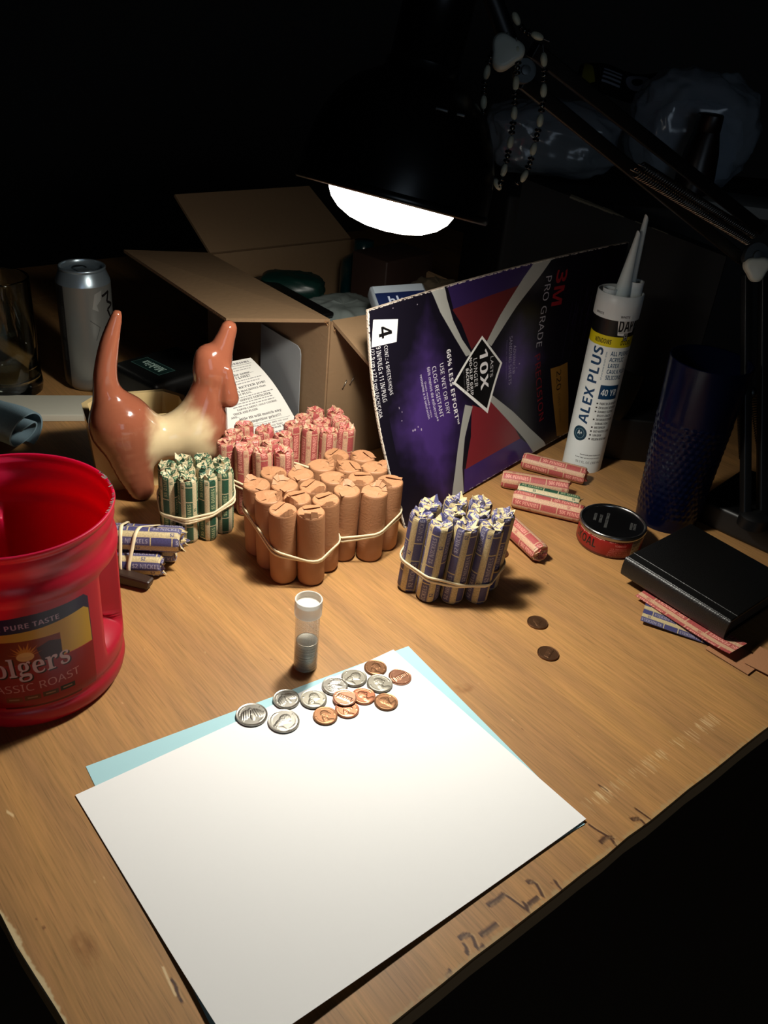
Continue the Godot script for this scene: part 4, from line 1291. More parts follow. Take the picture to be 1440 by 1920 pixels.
func build_box() -> void:
	var c1 := Vector2(-78, -914)
	var bu := Vector2(-0.655, -0.7556); var bv := Vector2(0.7556, -0.655)
	var LU := 271.0; var LV := 225.0; var H := 172.0
	var P := func(u: float, v: float, y: float) -> Vector3:
		var q := c1 + bu * u + bv * v
		return Vector3(q.x - c1.x, y, q.y - c1.y)
	var t := thing("cardboard_carton", "open brown cardboard carton with spread flaps behind the red striped rolls", "box", Vector3(c1.x, 0, c1.y))
	var right_panel: Node = t
	var walls := [[0, 0, LU, 0], [LU, 0, LU, LV], [LU, LV, 0, LV], [0, LV, 0, 0]]
	for w in walls:
		var mb := MB.new()
		slab(P.call(w[0], w[1], 0.5), P.call(w[2], w[3], 0.5), P.call(w[2], w[3], H), P.call(w[0], w[1], H), 4.0, mb)
		var pn := mi("side_panel", mb, M.cardboard, t)
		if w[1] == LV and w[0] == 0: right_panel = pn
	var bt := MB.new()
	slab(P.call(2, 2, 3), P.call(LU - 2, 2, 3), P.call(LU - 2, LV - 2, 3), P.call(2, LV - 2, 3), 4.0, bt)
	mi("bottom_panel", bt, M.cardboard, t)
	# flaps: left one out flat, far one raised, near right one hanging, right far one
	var fl := MB.new()
	slab(P.call(1, 0, H + 1), P.call(LU - 2, 0, H + 1), gp(232, 471, H + 4) - Vector3(c1.x, 0, c1.y), gp(424, 600, H - 4) - Vector3(c1.x, 0, c1.y), 4.0, fl)
	mi("flap", fl, M.cardboard, t)
	var fb := MB.new()
	slab(P.call(LU, 2, H + 1), P.call(LU, LV - 2, H + 1), P.call(LU + 62, LV - 34, H + 60), P.call(LU + 62, -14, H + 60), 4.0, fb)
	mi("flap", fb, M.cardboard, t)
	var fr := MB.new()
	slab(P.call(0, 2, H), P.call(0, LV - 40, H), P.call(-70, LV - 44, H - 26), P.call(-70, 4, H - 26), 4.0, fr)
	mi("flap", fr, M.cardboard, t)
	var ff := MB.new()
	slab(P.call(4, LV, H + 1), P.call(LU - 4, LV, H + 1), P.call(LU - 4, LV + 30, H - 70), P.call(4, LV + 30, H - 70), 4.0, ff)
	mi("flap", ff, M.cardboard, t)
	# corrugation shown along the cut edge of the left flap
	var co := MB.new(); co.g = 0
	var ea0: Vector3 = gp(232, 471, H + 4) - Vector3(c1.x, 0, c1.y); var eb0: Vector3 = gp(424, 600, H - 4) - Vector3(c1.x, 0, c1.y)
	var outn := (eb0 - ea0).cross(Vector3.UP).normalized()
	if outn.dot(P.call(0, 0, H) - ea0) > 0: outn = -outn
	for k in 64:
		var a := ea0.lerp(eb0, (k + 0.15) / 64.0); var b := ea0.lerp(eb0, (k + 0.6) / 64.0)
		var y0 := -1.2 if k % 2 else -0.2
		co.quad(a + outn * 0.4 + Vector3(0, y0, 0), b + outn * 0.4 + Vector3(0, y0, 0), b + outn * 0.4 + Vector3(0, y0 + 1.5, 0), a + outn * 0.4 + Vector3(0, y0 + 1.5, 0))
		co.quad(a, b, b + outn * 0.4 + Vector3(0, y0 + 1.5, 0), a + outn * 0.4 + Vector3(0, y0 + 1.5, 0))
	mi("corrugated_edge", co, M.cardboard_core, t)
	# torn paper tufts at the near corner
	var rng := RandomNumberGenerator.new(); rng.seed = 8
	for q in [[3.0, -2.5, 0.0], [60.0, -3.0, -4.0], [0.0, 4.0, -6.0]]:
		var tu := MB.new(); tu.g = 0
		for k in 6:
			var c: Vector3 = P.call(q[0] + rng.randf_range(-4, 4), q[1], H + q[2] - 3 + rng.randf_range(-5, 4))
			tu.tri(c, c + Vector3(rng.randf_range(-5, 5), rng.randf_range(2, 6), rng.randf_range(0, 4)), c + Vector3(rng.randf_range(-5, 5), rng.randf_range(-5, 1), rng.randf_range(0, 3)))
		mi("torn_tuft", tu, M.cardboard_core, t)
	# staples on the right face
	for q in [[22.0, 148.0], [31.0, 150.0], [20.0, 92.0], [30.0, 95.0]]:
		var st := MB.new()
		var a: Vector3 = P.call(-2.4, q[0], q[1]); var b: Vector3 = P.call(-2.4, q[0] + 5.0, q[1] + 9.0)
		var o := -Vector3(bu.x, 0, bu.y) * 1.0
		st.tube(PackedVector3Array([a, a + o, b + o, b]), 0.5, 6)
		mi("staple", st, M.steel, right_panel)
	# contents, each lying in the carton
	var O := Vector3(c1.x, 0, c1.y)
	var put := func(u: float, v: float, y: float) -> Vector3: return P.call(u, v, y) + O
	var bag := mat(Color(0.40, 0.43, 0.42), 0.35)
	bag.backlight_enabled = true; bag.backlight = Color(0.25, 0.27, 0.26)
	var b1 := crumple(Vector3(132, 84, 112), 21, 0.10, 0.02, 64)
	var o1 := single("plastic_bag", b1, bag, "crumpled white plastic bag lying at the near corner inside the carton", "bag", put.call(84, 78, 116))
	o1.rotation.y = 0.85
	var green := crumple(Vector3(80, 30, 60), 33, 0.12, 0.03, 36)
	single("green_pouch", green, mat(Color(0.02, 0.14, 0.12), 0.4), "dark green pouch lying on the white bag in the carton", "pouch", put.call(178, 66, 152))
	var dk := MB.new()
	dk.rbox(Vector3(150, 6, 36), 2, 2, Transform3D(Basis(Vector3(0, 1, 0), atan2(-bu.y, bu.x)), Vector3.ZERO))
	single("dark_folder", dk, mat(Color(0.03, 0.028, 0.03), 0.3), "black glossy folder edge lying beside the white bag in the carton", "folder", put.call(126, 24, 158))
	var tb := MB.new()
	tb.lathes([[Vector2(0, 0), Vector2(27, 0), Vector2(29, 3)], [Vector2(29, 3), Vector2(29, 150), Vector2(27, 160), Vector2(16, 168), Vector2(13, 172)], [Vector2(13, 172), Vector2(13, 186), Vector2(0, 187)]], 30)
	var teal := mat(Color(0.02, 0.16, 0.17), 0.2)
	single("teal_bottle", tb, teal, "dark teal plastic bottle standing in the back of the carton", "bottle", put.call(196, 190, 6))
	var cb := MB.new()
	cb.rbox(Vector3(88, 190, 60), 2, 2, Transform3D(Basis(Vector3(0, 1, 0), 0.86), Vector3(0, 95, 0)))
	single("brown_carton", cb, mat(Color(0.16, 0.09, 0.06), 0.6), "small dark brown box standing behind the packet in the carton", "box", put.call(128, 186, 6))
	var lab := Canvas.new(80, 60, 5, Color(0.09, 0.13, 0.28))
	lab.rect(0, 0, 80, 14, Color(0.62, 0.66, 0.70)); lab.rect(0, 46, 80, 14, Color(0.66, 0.68, 0.70))
	lab.text("blue", 40, 30, 44, 18, 0.0, Color(0.72, 0.76, 0.84), font("Droid Sans", 700))
	for k in 12: lab.rect(4 + k * 2.6, 47, 1.1 + 0.7 * (k % 3), 11, Color(0.08, 0.08, 0.1))
	var to := thing("tape_package", "blue and white printed package lying in the carton behind the packet", "package", zp(752, 572, -955))
	to.rotation = Vector3(0.5, 0.42, 0.05)
	var tape := MB.new()
	tape.rbox(Vector3(64, 16, 48), 3, 2)
	mi("carton", tape, mat(Color(0.50, 0.53, 0.56), 0.4), to)
	var tl := MB.new()
	tl.quad(Vector3(-29, 8.3, -22), Vector3(29, 8.3, -22), Vector3(29, 8.3, 22), Vector3(-29, 8.3, 22))
	mi("label", tl, mat(Color.WHITE, 0.35, 0.0, lab.tex()), to)
	var tis := crumple(Vector3(84, 60, 62), 44, 0.22, 0.03, 48)
	single("crumpled_paper", tis, mat(Color(0.30, 0.25, 0.18), 0.9), "crumpled tan paper inside the carton behind the packet", "paper", put.call(40, 190, 150))
	# flyer leaning between the dog and the carton, and a card against the carton
	flyer()
	var cd := MB.new()
	var a := c1 + bu * 46 - bv * 5; var b := c1 + bu * 132 - bv * 5
	var cp := PackedVector2Array([Vector2(0, 0), Vector2(86, 0), Vector2(86, 118), Vector2(84, 124), Vector2(78, 127), Vector2(0, 127)])
	cd.prism(cp, -0.5, 0.5)
	var xb := Vector3(b.x - a.x, 0, b.y - a.y).normalized()
	cd.move(Transform3D(Basis(-xb, -xb.cross(Vector3.UP), Vector3.UP), Vector3.ZERO))
	single("card", cd, mat(Color(0.50, 0.51, 0.52), 0.6), "grey white card with rounded corner standing against the carton", "card", Vector3(b.x, 0.5, b.y))
func flyer() -> void:
	var cv := Canvas.new(95, 130, 5.0, Color(0.86, 0.85, 0.82))
	var b := font("Droid Serif", 700); var r := font("Droid Serif")
	var ink := Color(0.13, 0.12, 0.13); var grey := Color(0.36, 0.35, 0.36)
	var rg := RandomNumberGenerator.new(); rg.seed = 61
	var faint := func(y: float, x0: float, x1: float, hgt: float) -> void:      # print too small to read
		var x := x0
		while x < x1:
			var w := rg.randf_range(2.0, 6.5)
			cv.rect(x, y - hgt / 2, minf(w, x1 - x), hgt, grey.lerp(Color(0.86, 0.85, 0.82), 0.35))
			x += w + 1.1
	faint.call(7.0, 34.0, 86.0, 4.0)
	cv.rect(34, 11.5, 54, 0.6, ink)
	faint.call(17.0, 30.0, 84.0, 1.4); faint.call(22.0, 30.0, 80.0, 1.4)
	cv.text("is the same...", 58, 30, 42, 4.6, 0, ink, b)
	cv.text("M CLOSE!", 54, 36.5, 32, 5.0, 0, ink, b)
	faint.call(43.0, 24.0, 86.0, 1.5); faint.call(48.0, 24.0, 80.0, 1.5)
	cv.text("A BETTER JOB!", 60, 55.5, 50, 4.8, 0, ink, b)
	cv.text("VY MACHINES that", 58, 61.5, 48, 3.2, 0, ink, b)
	cv.text("ST PLUG.", 46, 66.5, 22, 3.2, 0, ink, b)
	faint.call(71.5, 22.0, 88.0, 1.5)
	cv.text("SERVICE FERTILIZER", 58, 76, 48, 3.2, 0, ink, b)
	faint.call(80.5, 20.0, 82.0, 1.5); faint.call(85.0, 20.0, 84.0, 1.5)
	cv.text("EARTH CARPET, GOLF COURSE", 54, 90, 60, 3.2, 0, ink, b)
	cv.text("THICK AND PLUSH", 34, 95, 36, 3.2, 0, ink, b)
	cv.text("AND...", 17, 99.5, 12, 3.0, 0, ink, b)
	cv.text("Mile Hi will match any", 52, 105, 62, 5.0, 0, ink, b)
	cv.text("competitor price!!!", 55, 111.5, 48, 5.2, 0, ink, b)
	cv.rect(10, 116, 80, 0.4, grey)
	cv.text("NOW", 20, 119.5, 12, 3.2, 0, Color(0.6, 0.16, 0.14), b)
	cv.text("is the time to get on our", 58, 119.5, 56, 3.2, 0, ink, r)
	cv.text("der blowout list!", 55, 124, 40, 3.2, 0, ink, r)
	cv.text("eed Lowest P", 56, 128.2, 40, 3.4, 0, ink, b)
	var tl := gp(372, 690, 98); var tr := gp(470, 671, 98); var br := gp(554, 786, 42); var bl := gp(430, 815, 42)
	var at := (tl + tr + br + bl) / 4
	var mb := MB.new()
	var fn := func(u: float, w: float, off: float) -> Vector3:
		var w2 := w * 1.22
		var p := tl.lerp(tr, u).lerp(bl.lerp(br, u), 1.0)
		p = tl.lerp(tr, u) * (1.0 - w2) + bl.lerp(br, u) * w2
		p.y += 7.0 * sin(PI * clampf(w2, 0, 1)) * (0.4 + 0.6 * u) + off
		return p - at
	mb.grid(func(u, w): return fn.call(u, w, 0.3), 20, 20, false, false, Rect2(0, 0.0, 1, 1.15))
	mb.g = 2
	mb.grid(func(u, w): return fn.call(1.0 - u, w, 0.0), 20, 20)
	var m := mat(Color.WHITE, 0.8, 0.0, cv.tex())
	single("flyer", mb, m, "printed white lawn care flyer propped between the dog and the carton", "flyer", at)

# ------------------------------------------------------------------ caulk tube
func build_caulk() -> void:
	var circ := TAU * 23.6
	var cv := Canvas.new(circ, 202, 6.0, Color(0.86, 0.88, 0.87))
	var b := font("Droid Sans", 700); var r := font("Droid Sans")
	var mid := circ / 2                                      # faces the viewer
	var Y := func(h: float) -> float: return 202.0 - h
	var blue := Color(0.05, 0.22, 0.36)
	cv.rect(0, 0, circ, Y.call(173), Color(0.035, 0.03, 0.03))
	cv.rect(0, Y.call(173), circ, 12.5, Color(0.80, 0.74, 0.08))
	# maker's badge
	cv.poly(PackedVector2Array([Vector2(mid + 1, 8), Vector2(mid + 25, 5.5), Vector2(mid + 24, 24), Vector2(mid + 17, 24), Vector2(mid + 15.5, 28), Vector2(mid + 4, 27)]), Color(0.86, 0.86, 0.84))
	cv.poly(PackedVector2Array([Vector2(mid + 2.6, 9.4), Vector2(mid + 23.6, 7.2), Vector2(mid + 22.8, 22.6), Vector2(mid + 5, 25.4)]), Color(0.70, 0.70, 0.68))
	cv.text("DAP", mid + 13, 16, 19, 13, -0.04, Color(0.04, 0.035, 0.035), b)
	cv.rect(mid + 11.5, 24.5, 6.0, 9.0, Color(0.05, 0.05, 0.05))
	cv.rect(mid + 12.4, 25.3, 4.2, 7.4, Color(0.62, 0.62, 0.6))
	cv.disc(mid + 14.5, 27.6, 1.1, 1.3, Color(0.1, 0.1, 0.1)); cv.disc(mid + 14.5, 30.8, 1.1, 1.3, Color(0.1, 0.1, 0.1))
	cv.line(PackedVector2Array([Vector2(mid + 27, 20), Vector2(mid + 31, 14), Vector2(mid + 36, 10)]), 1.6, Color(0.7, 0.7, 0.68))
	cv.text("WINDOWS", mid - 11, Y.call(166.5), 20, 5.4, 0.0, Color(0.12, 0.10, 0.03), b)
	cv.text("DOORS", mid + 17, Y.call(166.5), 14, 5.4, 0.0, Color(0.12, 0.10, 0.03), b)
	cv.text("ALEX PLUS", mid - 13.5, Y.call(111), 95, 12.5, -PI / 2, blue, b)
	cv.text("all purpose acrylic latex", mid - 3.2, Y.call(138), 34, 2.2, -PI / 2, Color(0.1, 0.25, 0.38), r)
	var lines := ["ALL PURPOSE", "ACRYLIC", "LATEX", "CAULK PLUS", "SILICONE"]
	var wid := [29.0, 18.0, 13.5, 26.0, 20.0]
	for k in 5:
		cv.text(lines[k], mid + 1.5 + wid[k] / 2, Y.call(153.5 - k * 7.2), wid[k], 5.2, 0.0, blue, b)
	cv.rect(mid - 1.5, Y.call(115), 24, 17.5, blue)
	cv.text("40 YR", mid + 10.5, Y.call(106), 20, 8.0, 0.0, Color(0.84, 0.86, 0.86), b)
	var bl := ["PAINT IN 30 MINUTES", "EXCELLENT ADHESION", "DURABLE FLEXIBLE", "RESISTS CRACKS", "INTERIOR/EXTERIOR", "DURABLE SEAL", "WATERPROOF", "EASY WATER CLEAN", "LOW ODOR", "MILDEW RESISTANT"]
	for k in 10:
		if k not in [3, 5]: cv.rect(mid - 1.6, Y.call(92.0 - k * 5.1) - 0.9, 1.8, 1.8, Color(0.06, 0.06, 0.07))
		var w := [24.0, 24.0, 21.0, 18.0, 22.0, 17.0, 14.0, 21.0, 11.0, 20.0]
		cv.text(bl[k], mid + 2.0 + w[k] / 2, Y.call(92.0 - k * 5.1), w[k], 2.9, 0.0, Color(0.08, 0.08, 0.09), b)
	cv.disc(mid - 13.5, Y.call(50), 8.8, 9.4, Color(0.05, 0.20, 0.27))
	cv.disc(mid - 13.5, Y.call(50), 6.0, 6.4, Color(0.45, 0.55, 0.58))
	cv.disc(mid - 13.5, Y.call(50), 5.4, 5.8, Color(0.05, 0.20, 0.27))
	cv.text("A+", mid - 13.5, Y.call(51), 6.0, 5.5, 0.0, Color(0.85, 0.87, 0.87), b)
	cv.text("Read back panel before use", mid + 6, Y.call(24), 26, 2.0, 0.0, Color(0.1, 0.1, 0.1), b)
	cv.text("Lea las precauciones", mid + 3, Y.call(20), 30, 2.0, 0.0, Color(0.1, 0.1, 0.1), b)
	cv.text("10.1 FL. OZ. (300 mL)", mid + 5, Y.call(14), 32, 3.6, 0.0, Color(0.12, 0.12, 0.13), r)
	var m := mat(Color.WHITE, 0.38, 0.0, cv.tex())
	var t := thing("caulk_tube", "white caulk cartridge with blue lettering and two long nozzles", "tube", Vector3(237, 0, -981))
	t.rotation.y = atan2(-237.0, 981.0) + 0.12
	var body := MB.new()
	body.lathe([Vector2(23.6, 202), Vector2(23.6, 150), Vector2(23.6, 100), Vector2(23.6, 50), Vector2(23.6, 0)], 56)
	for i in body.uv.size():
		body.uv[i] = Vector2(fposmod(body.uv[i].x + 0.5, 1.00001), 1.0 - body.v[i].y / 202.0)
	# the seam lies at the back: redo u there
	for i in range(0, body.uv.size(), 3):
		var mx := maxf(body.uv[i].x, maxf(body.uv[i + 1].x, body.uv[i + 2].x))
		for k in 3:
			if mx - body.uv[i + k].x > 0.5: body.uv[i + k] = Vector2(body.uv[i + k].x + 1.0, body.uv[i + k].y)
	body.g = 3
	body.lathe([Vector2(23.6, 0), Vector2(0, 0)], 40)
	mi("cartridge", body, m, t)
	var capm := mat(Color(0.80, 0.82, 0.82), 0.4)
	var cap := MB.new()
	cap.lathes([[Vector2(23.7, 192), Vector2(25.6, 192)], [Vector2(25.6, 192), Vector2(25.8, 206), Vector2(25.6, 218.5), Vector2(24.8, 219)], [Vector2(24.8, 219), Vector2(23.2, 218.5), Vector2(23, 212)], [Vector2(23, 212), Vector2(0, 212)]], 48)
	var cap_o := mi("cap", cap, capm, t)
	var cl := Canvas.new(40, 8, 6, Color(0.80, 0.82, 0.82))
	cl.text("WHITE", 20, 4, 13, 4, 0, Color(0.08, 0.08, 0.08), b)
	for k in 2:
		var wl := MB.new()
		wl.grid(func(u, w):
			var a: float = lerpf(-0.32, 0.32, u) + [-0.85, 0.32][k]
			return Vector3(25.95 * sin(a), 199.5 - w * 5.0, 25.95 * cos(a)), 10, 1, false, false, Rect2(0.25, 0.0, 0.5, 1.0))
		mi("cap_print", wl, mat(Color.WHITE, 0.4, 0.0, cl.tex()), cap_o)
	for q in [[13.0, -3.0, 9.4, 231.0], [-12.5, 6.0, 8.0, 222.0]]:         # holder cups moulded on the cap
		var cu_ := MB.new()
		cu_.lathes([[Vector2(q[2], 212), Vector2(q[2] + 0.4, q[3])], [Vector2(q[2] + 0.4, q[3]), Vector2(q[2] - 1.0, q[3])], [Vector2(q[2] - 1.0, q[3]), Vector2(q[2] - 1.2, 213)]], 28)
		cu_.move(Transform3D(Basis(), Vector3(q[0], 0, q[1])))
		mi("holder_cup", cu_, capm, cap_o)
	var nz := mat(Color(0.74, 0.78, 0.78), 0.42)
	nz.backlight_enabled = true; nz.backlight = Color(0.2, 0.2, 0.2)
	for q in [[0.0, 5.0, 9.5, 70.0, 0.05], [7.0, -2.0, 7.6, 86.0, 0.02]]:
		var no := MB.new()
		var Hn: float = q[3]
		no.grid(func(u, w):
			var a: float = TAU * u
			var rr: float = lerpf(q[2], 2.6, pow(w, 0.9))
			var y: float = Hn * w
			if w > 0.9: y -= (rr * cos(a - 2.4)) * 1.6 * (w - 0.9) / 0.1
			return Vector3(rr * sin(a) + q[4] * y, 212.0 + y, rr * cos(a)), 24, 14, true)
		no.move(Transform3D(Basis(), Vector3(q[0], 0, q[1])))
		mi("nozzle", no, nz, cap_o)

# ------------------------------------------------------------------ coins
func coin_mesh(R: float, th: float, kind: int) -> ArrayMesh:
	var nz := FastNoiseLite.new(); nz.seed = 3 + kind; nz.frequency = 1.6
	var hgt := func(x: float, y: float) -> float:              # relief in millimetres; x, y in units of the radius
		var d := sqrt(x * x + y * y)
		var h := 0.0
		if kind <= 1:                                            # profile head
			var e1 := Vector2((x - 0.02) / 0.36, (y - 0.16) / 0.42).length()
			var e2 := Vector2((x + 0.14) / 0.22, (y + 0.34) / 0.42).length()
			var e3 := Vector2((x - 0.06) / 0.46, (y + 0.66) / 0.20).length()
			var e4 := Vector2((x - 0.36) / 0.11, (y - 0.06) / 0.11).length()
			h = maxf(maxf(1.0 - e1 * e1, 1.0 - e2 * e2), maxf((1.0 - e3 * e3) * 0.8, (1.0 - e4 * e4) * 0.5))
			h = clampf(h, 0.0, 1.0)
			h = pow(h, 0.45) * 0.30
			if h > 0.0 and x < 0.05: h += 0.10 * nz.get_noise_2d(x * 5.0, y * 5.0)
		elif kind == 2:                                          # spread wings over a shield
			var w := absf(x)
			var wing := clampf(1.0 - Vector2((w - 0.38) / 0.42, (y - 0.06 + 0.5 * (w - 0.3)) / 0.36).length(), 0.0, 1.0)
			var bod := clampf(1.0 - Vector2(x / 0.17, y / 0.58).length(), 0.0, 1.0)
			h = pow(maxf(wing, bod), 0.5) * 0.34
			if wing > 0.0: h += 0.09 * sin(w * 42.0 + y * 8.0)
		else:                                                    # columned building
			if absf(x) < 0.62 and y > -0.30 and y < 0.20:
				h = 0.20 + (0.10 if sin(x * 36.0) > 0.0 and y > -0.2 and y < 0.12 else 0.0)
		if d > 0.72 and d < 0.86 and fposmod(atan2(y, x) * 7.0, 1.0) < 0.55 and sin(atan2(y, x) * 2.0 + kind) > -0.3: h = maxf(h, 0.12)   # legend
		if d > 0.93: h = 0.22
		elif d > 0.90: h = maxf(h, 0.22 * (d - 0.90) / 0.03)
		return h
	var mb := MB.new()
	var nr := 26; var na := 90
	mb.grid(func(u, w):
		var d: float = w * 0.975
		var a: float = TAU * u
		var x := d * cos(a); var y := d * sin(a)
		return Vector3(x * R, th - 0.22 + hgt.call(x, y), -y * R), na, nr, true)
	mb.g = 2
	mb.lathe([Vector2(0.975 * R, th), Vector2(R, th - 0.18), Vector2(R, 0.15), Vector2(R * 0.97, 0), Vector2(0, 0)], 60)
	return mb.mesh()
func build_coins() -> void:
	var silver := mat(Color(0.66, 0.64, 0.60), 0.30, 1.0)
	var nickel := mat(Color(0.58, 0.56, 0.51), 0.36, 1.0)
	var copper := mat(Color(0.68, 0.45, 0.34), 0.32, 1.0)
	var bright := mat(Color(0.88, 0.64, 0.52), 0.27, 1.0)
	var dull := mat(Color(0.48, 0.34, 0.24), 0.40, 0.9)
	var q0 := coin_mesh(12.13, 1.75, 1); var q1 := coin_mesh(12.13, 1.75, 2)
	var n0 := coin_mesh(10.6, 1.95, 0); var n1 := coin_mesh(10.6, 1.95, 2); var p0 := coin_mesh(9.53, 1.52, 0); var p1 := coin_mesh(9.53, 1.52, 3)
	var list := [
		["quarter", 472, 1339, q1, silver, "silver quarter showing an eagle at the far end of the coins", 0.4],
		["quarter", 532, 1351, q0, silver, "silver quarter showing a head beside the eagle quarter", -0.3],
		["nickel", 537, 1310, n1, silver, "shiny silver coin touching the two quarters", 0.8],
		["nickel", 588, 1310, n0, nickel, "nickel showing a head between the shiny coin and the pennies", 0.1],
		["penny", 610, 1341, p0, dull, "brown penny lying alone below the nickel row on paper", 0.5],
		["nickel", 631, 1289, n1, silver, "bright silver coin partly under the stacked penny", 1.5],
		["penny", 650, 1326, p0, copper, "copper penny lying under another copper penny", 0.2],
		["penny", 645, 1309, p1, bright, "bright copper penny stacked on another penny", -0.4],
		["penny", 682, 1304, p0, copper, "copper penny beside the stacked pair on the paper", 0.9],
		["nickel", 664, 1270, n0, nickel, "grey nickel at the paper edge beside the top brown penny", -0.5],
		["nickel", 712, 1281, n0, nickel, "grey nickel between the brown penny and the bright penny", 0.6],
		["penny", 724, 1315, p0, dull, "brown penny lying below the right hand nickel", 1.2],
		["penny", 704, 1251, p0, dull, "brown penny at the top of the coin group", 0.0],
		["penny", 750, 1268, p1, bright, "bright copper penny nearest the blue paper strip", 0.7],
		["penny", 1008, 1166, p0, dull, "brown penny on bare wood nearer the blue striped rolls", 0.4],
		["penny", 1028, 1224, p1, dull, "brown penny on bare wood nearer the white paper", 1.1],
		["penny", 936, 1035, p0, dull, "brown penny half hidden behind the blue striped rolls", 0.3],
	]
	var k := 0
	for c in list:
		var on_wood: bool = c[1] > 900
		var y := 0.05 if on_wood else 1.0
		var at := gp(c[1], c[2], y + 1.5)
		at.y = y
		if k == 7: at.y = y + 1.56
		if k == 5: at += Vector3(-1.5, 0, -2.0)
		if k == 6: at += Vector3(0.5, 0, 1.5)
		var o := single(c[0], c[3], c[4], c[5], "coin", at, "loose coins" if not on_wood else "pennies on the wood")
		o.rotation.y = c[6]
		if k == 7: o.position = (at + Vector3(0.6, 0, 0.4)) * MM
		k += 1
	# plastic coin tube, capped, about one third full of dimes
	var at := Vector3(-52, 0, -560)
	var t := thing("coin_tube", "clear frosted plastic coin tube with cap standing above the paper", "coin tube", at)
	var cl := mat(Color(0.86, 0.86, 0.82, 0.30), 0.22)
	cl.transparency = BaseMaterial3D.TRANSPARENCY_ALPHA
	var body := MB.new()
	body.lathes([[Vector2(0, 0), Vector2(9.2, 0), Vector2(9.9, 0.8)], [Vector2(9.9, 0.8), Vector2(9.9, 57)]], 40)
	mi("tube_body", body, cl, t)
	var cap := MB.new()
	cap.lathes([[Vector2(10.2, 55), Vector2(11.0, 55)], [Vector2(11.0, 55), Vector2(11.2, 62), Vector2(11.0, 69)], [Vector2(11.0, 69), Vector2(10.2, 69.4), Vector2(9.8, 68.6), Vector2(9.7, 64)], [Vector2(9.7, 64), Vector2(0, 63.6)]], 40)
	var cm := mat(Color(0.88, 0.88, 0.85, 0.62), 0.4)
	cm.transparency = BaseMaterial3D.TRANSPARENCY_ALPHA
	mi("cap", cap, cm, t)
	var dm := MB.new()
	dm.lathes([[Vector2(0, 0), Vector2(8.5, 0), Vector2(8.95, 0.2)], [Vector2(8.95, 0.2), Vector2(8.95, 1.15)], [Vector2(8.95, 1.15), Vector2(8.5, 1.35), Vector2(7.9, 1.2), Vector2(0, 1.2)]], 36)
	var dmesh := dm.mesh()
	var rng := RandomNumberGenerator.new(); rng.seed = 12
	for i in 20:
		single("dime", dmesh, nickel, "silver dime stacked inside the clear plastic coin tube", "coin", at + Vector3(rng.randf_range(-0.4, 0.4), 0.6 + i * 1.36, rng.randf_range(-0.4, 0.4)), "dimes inside the plastic tube")

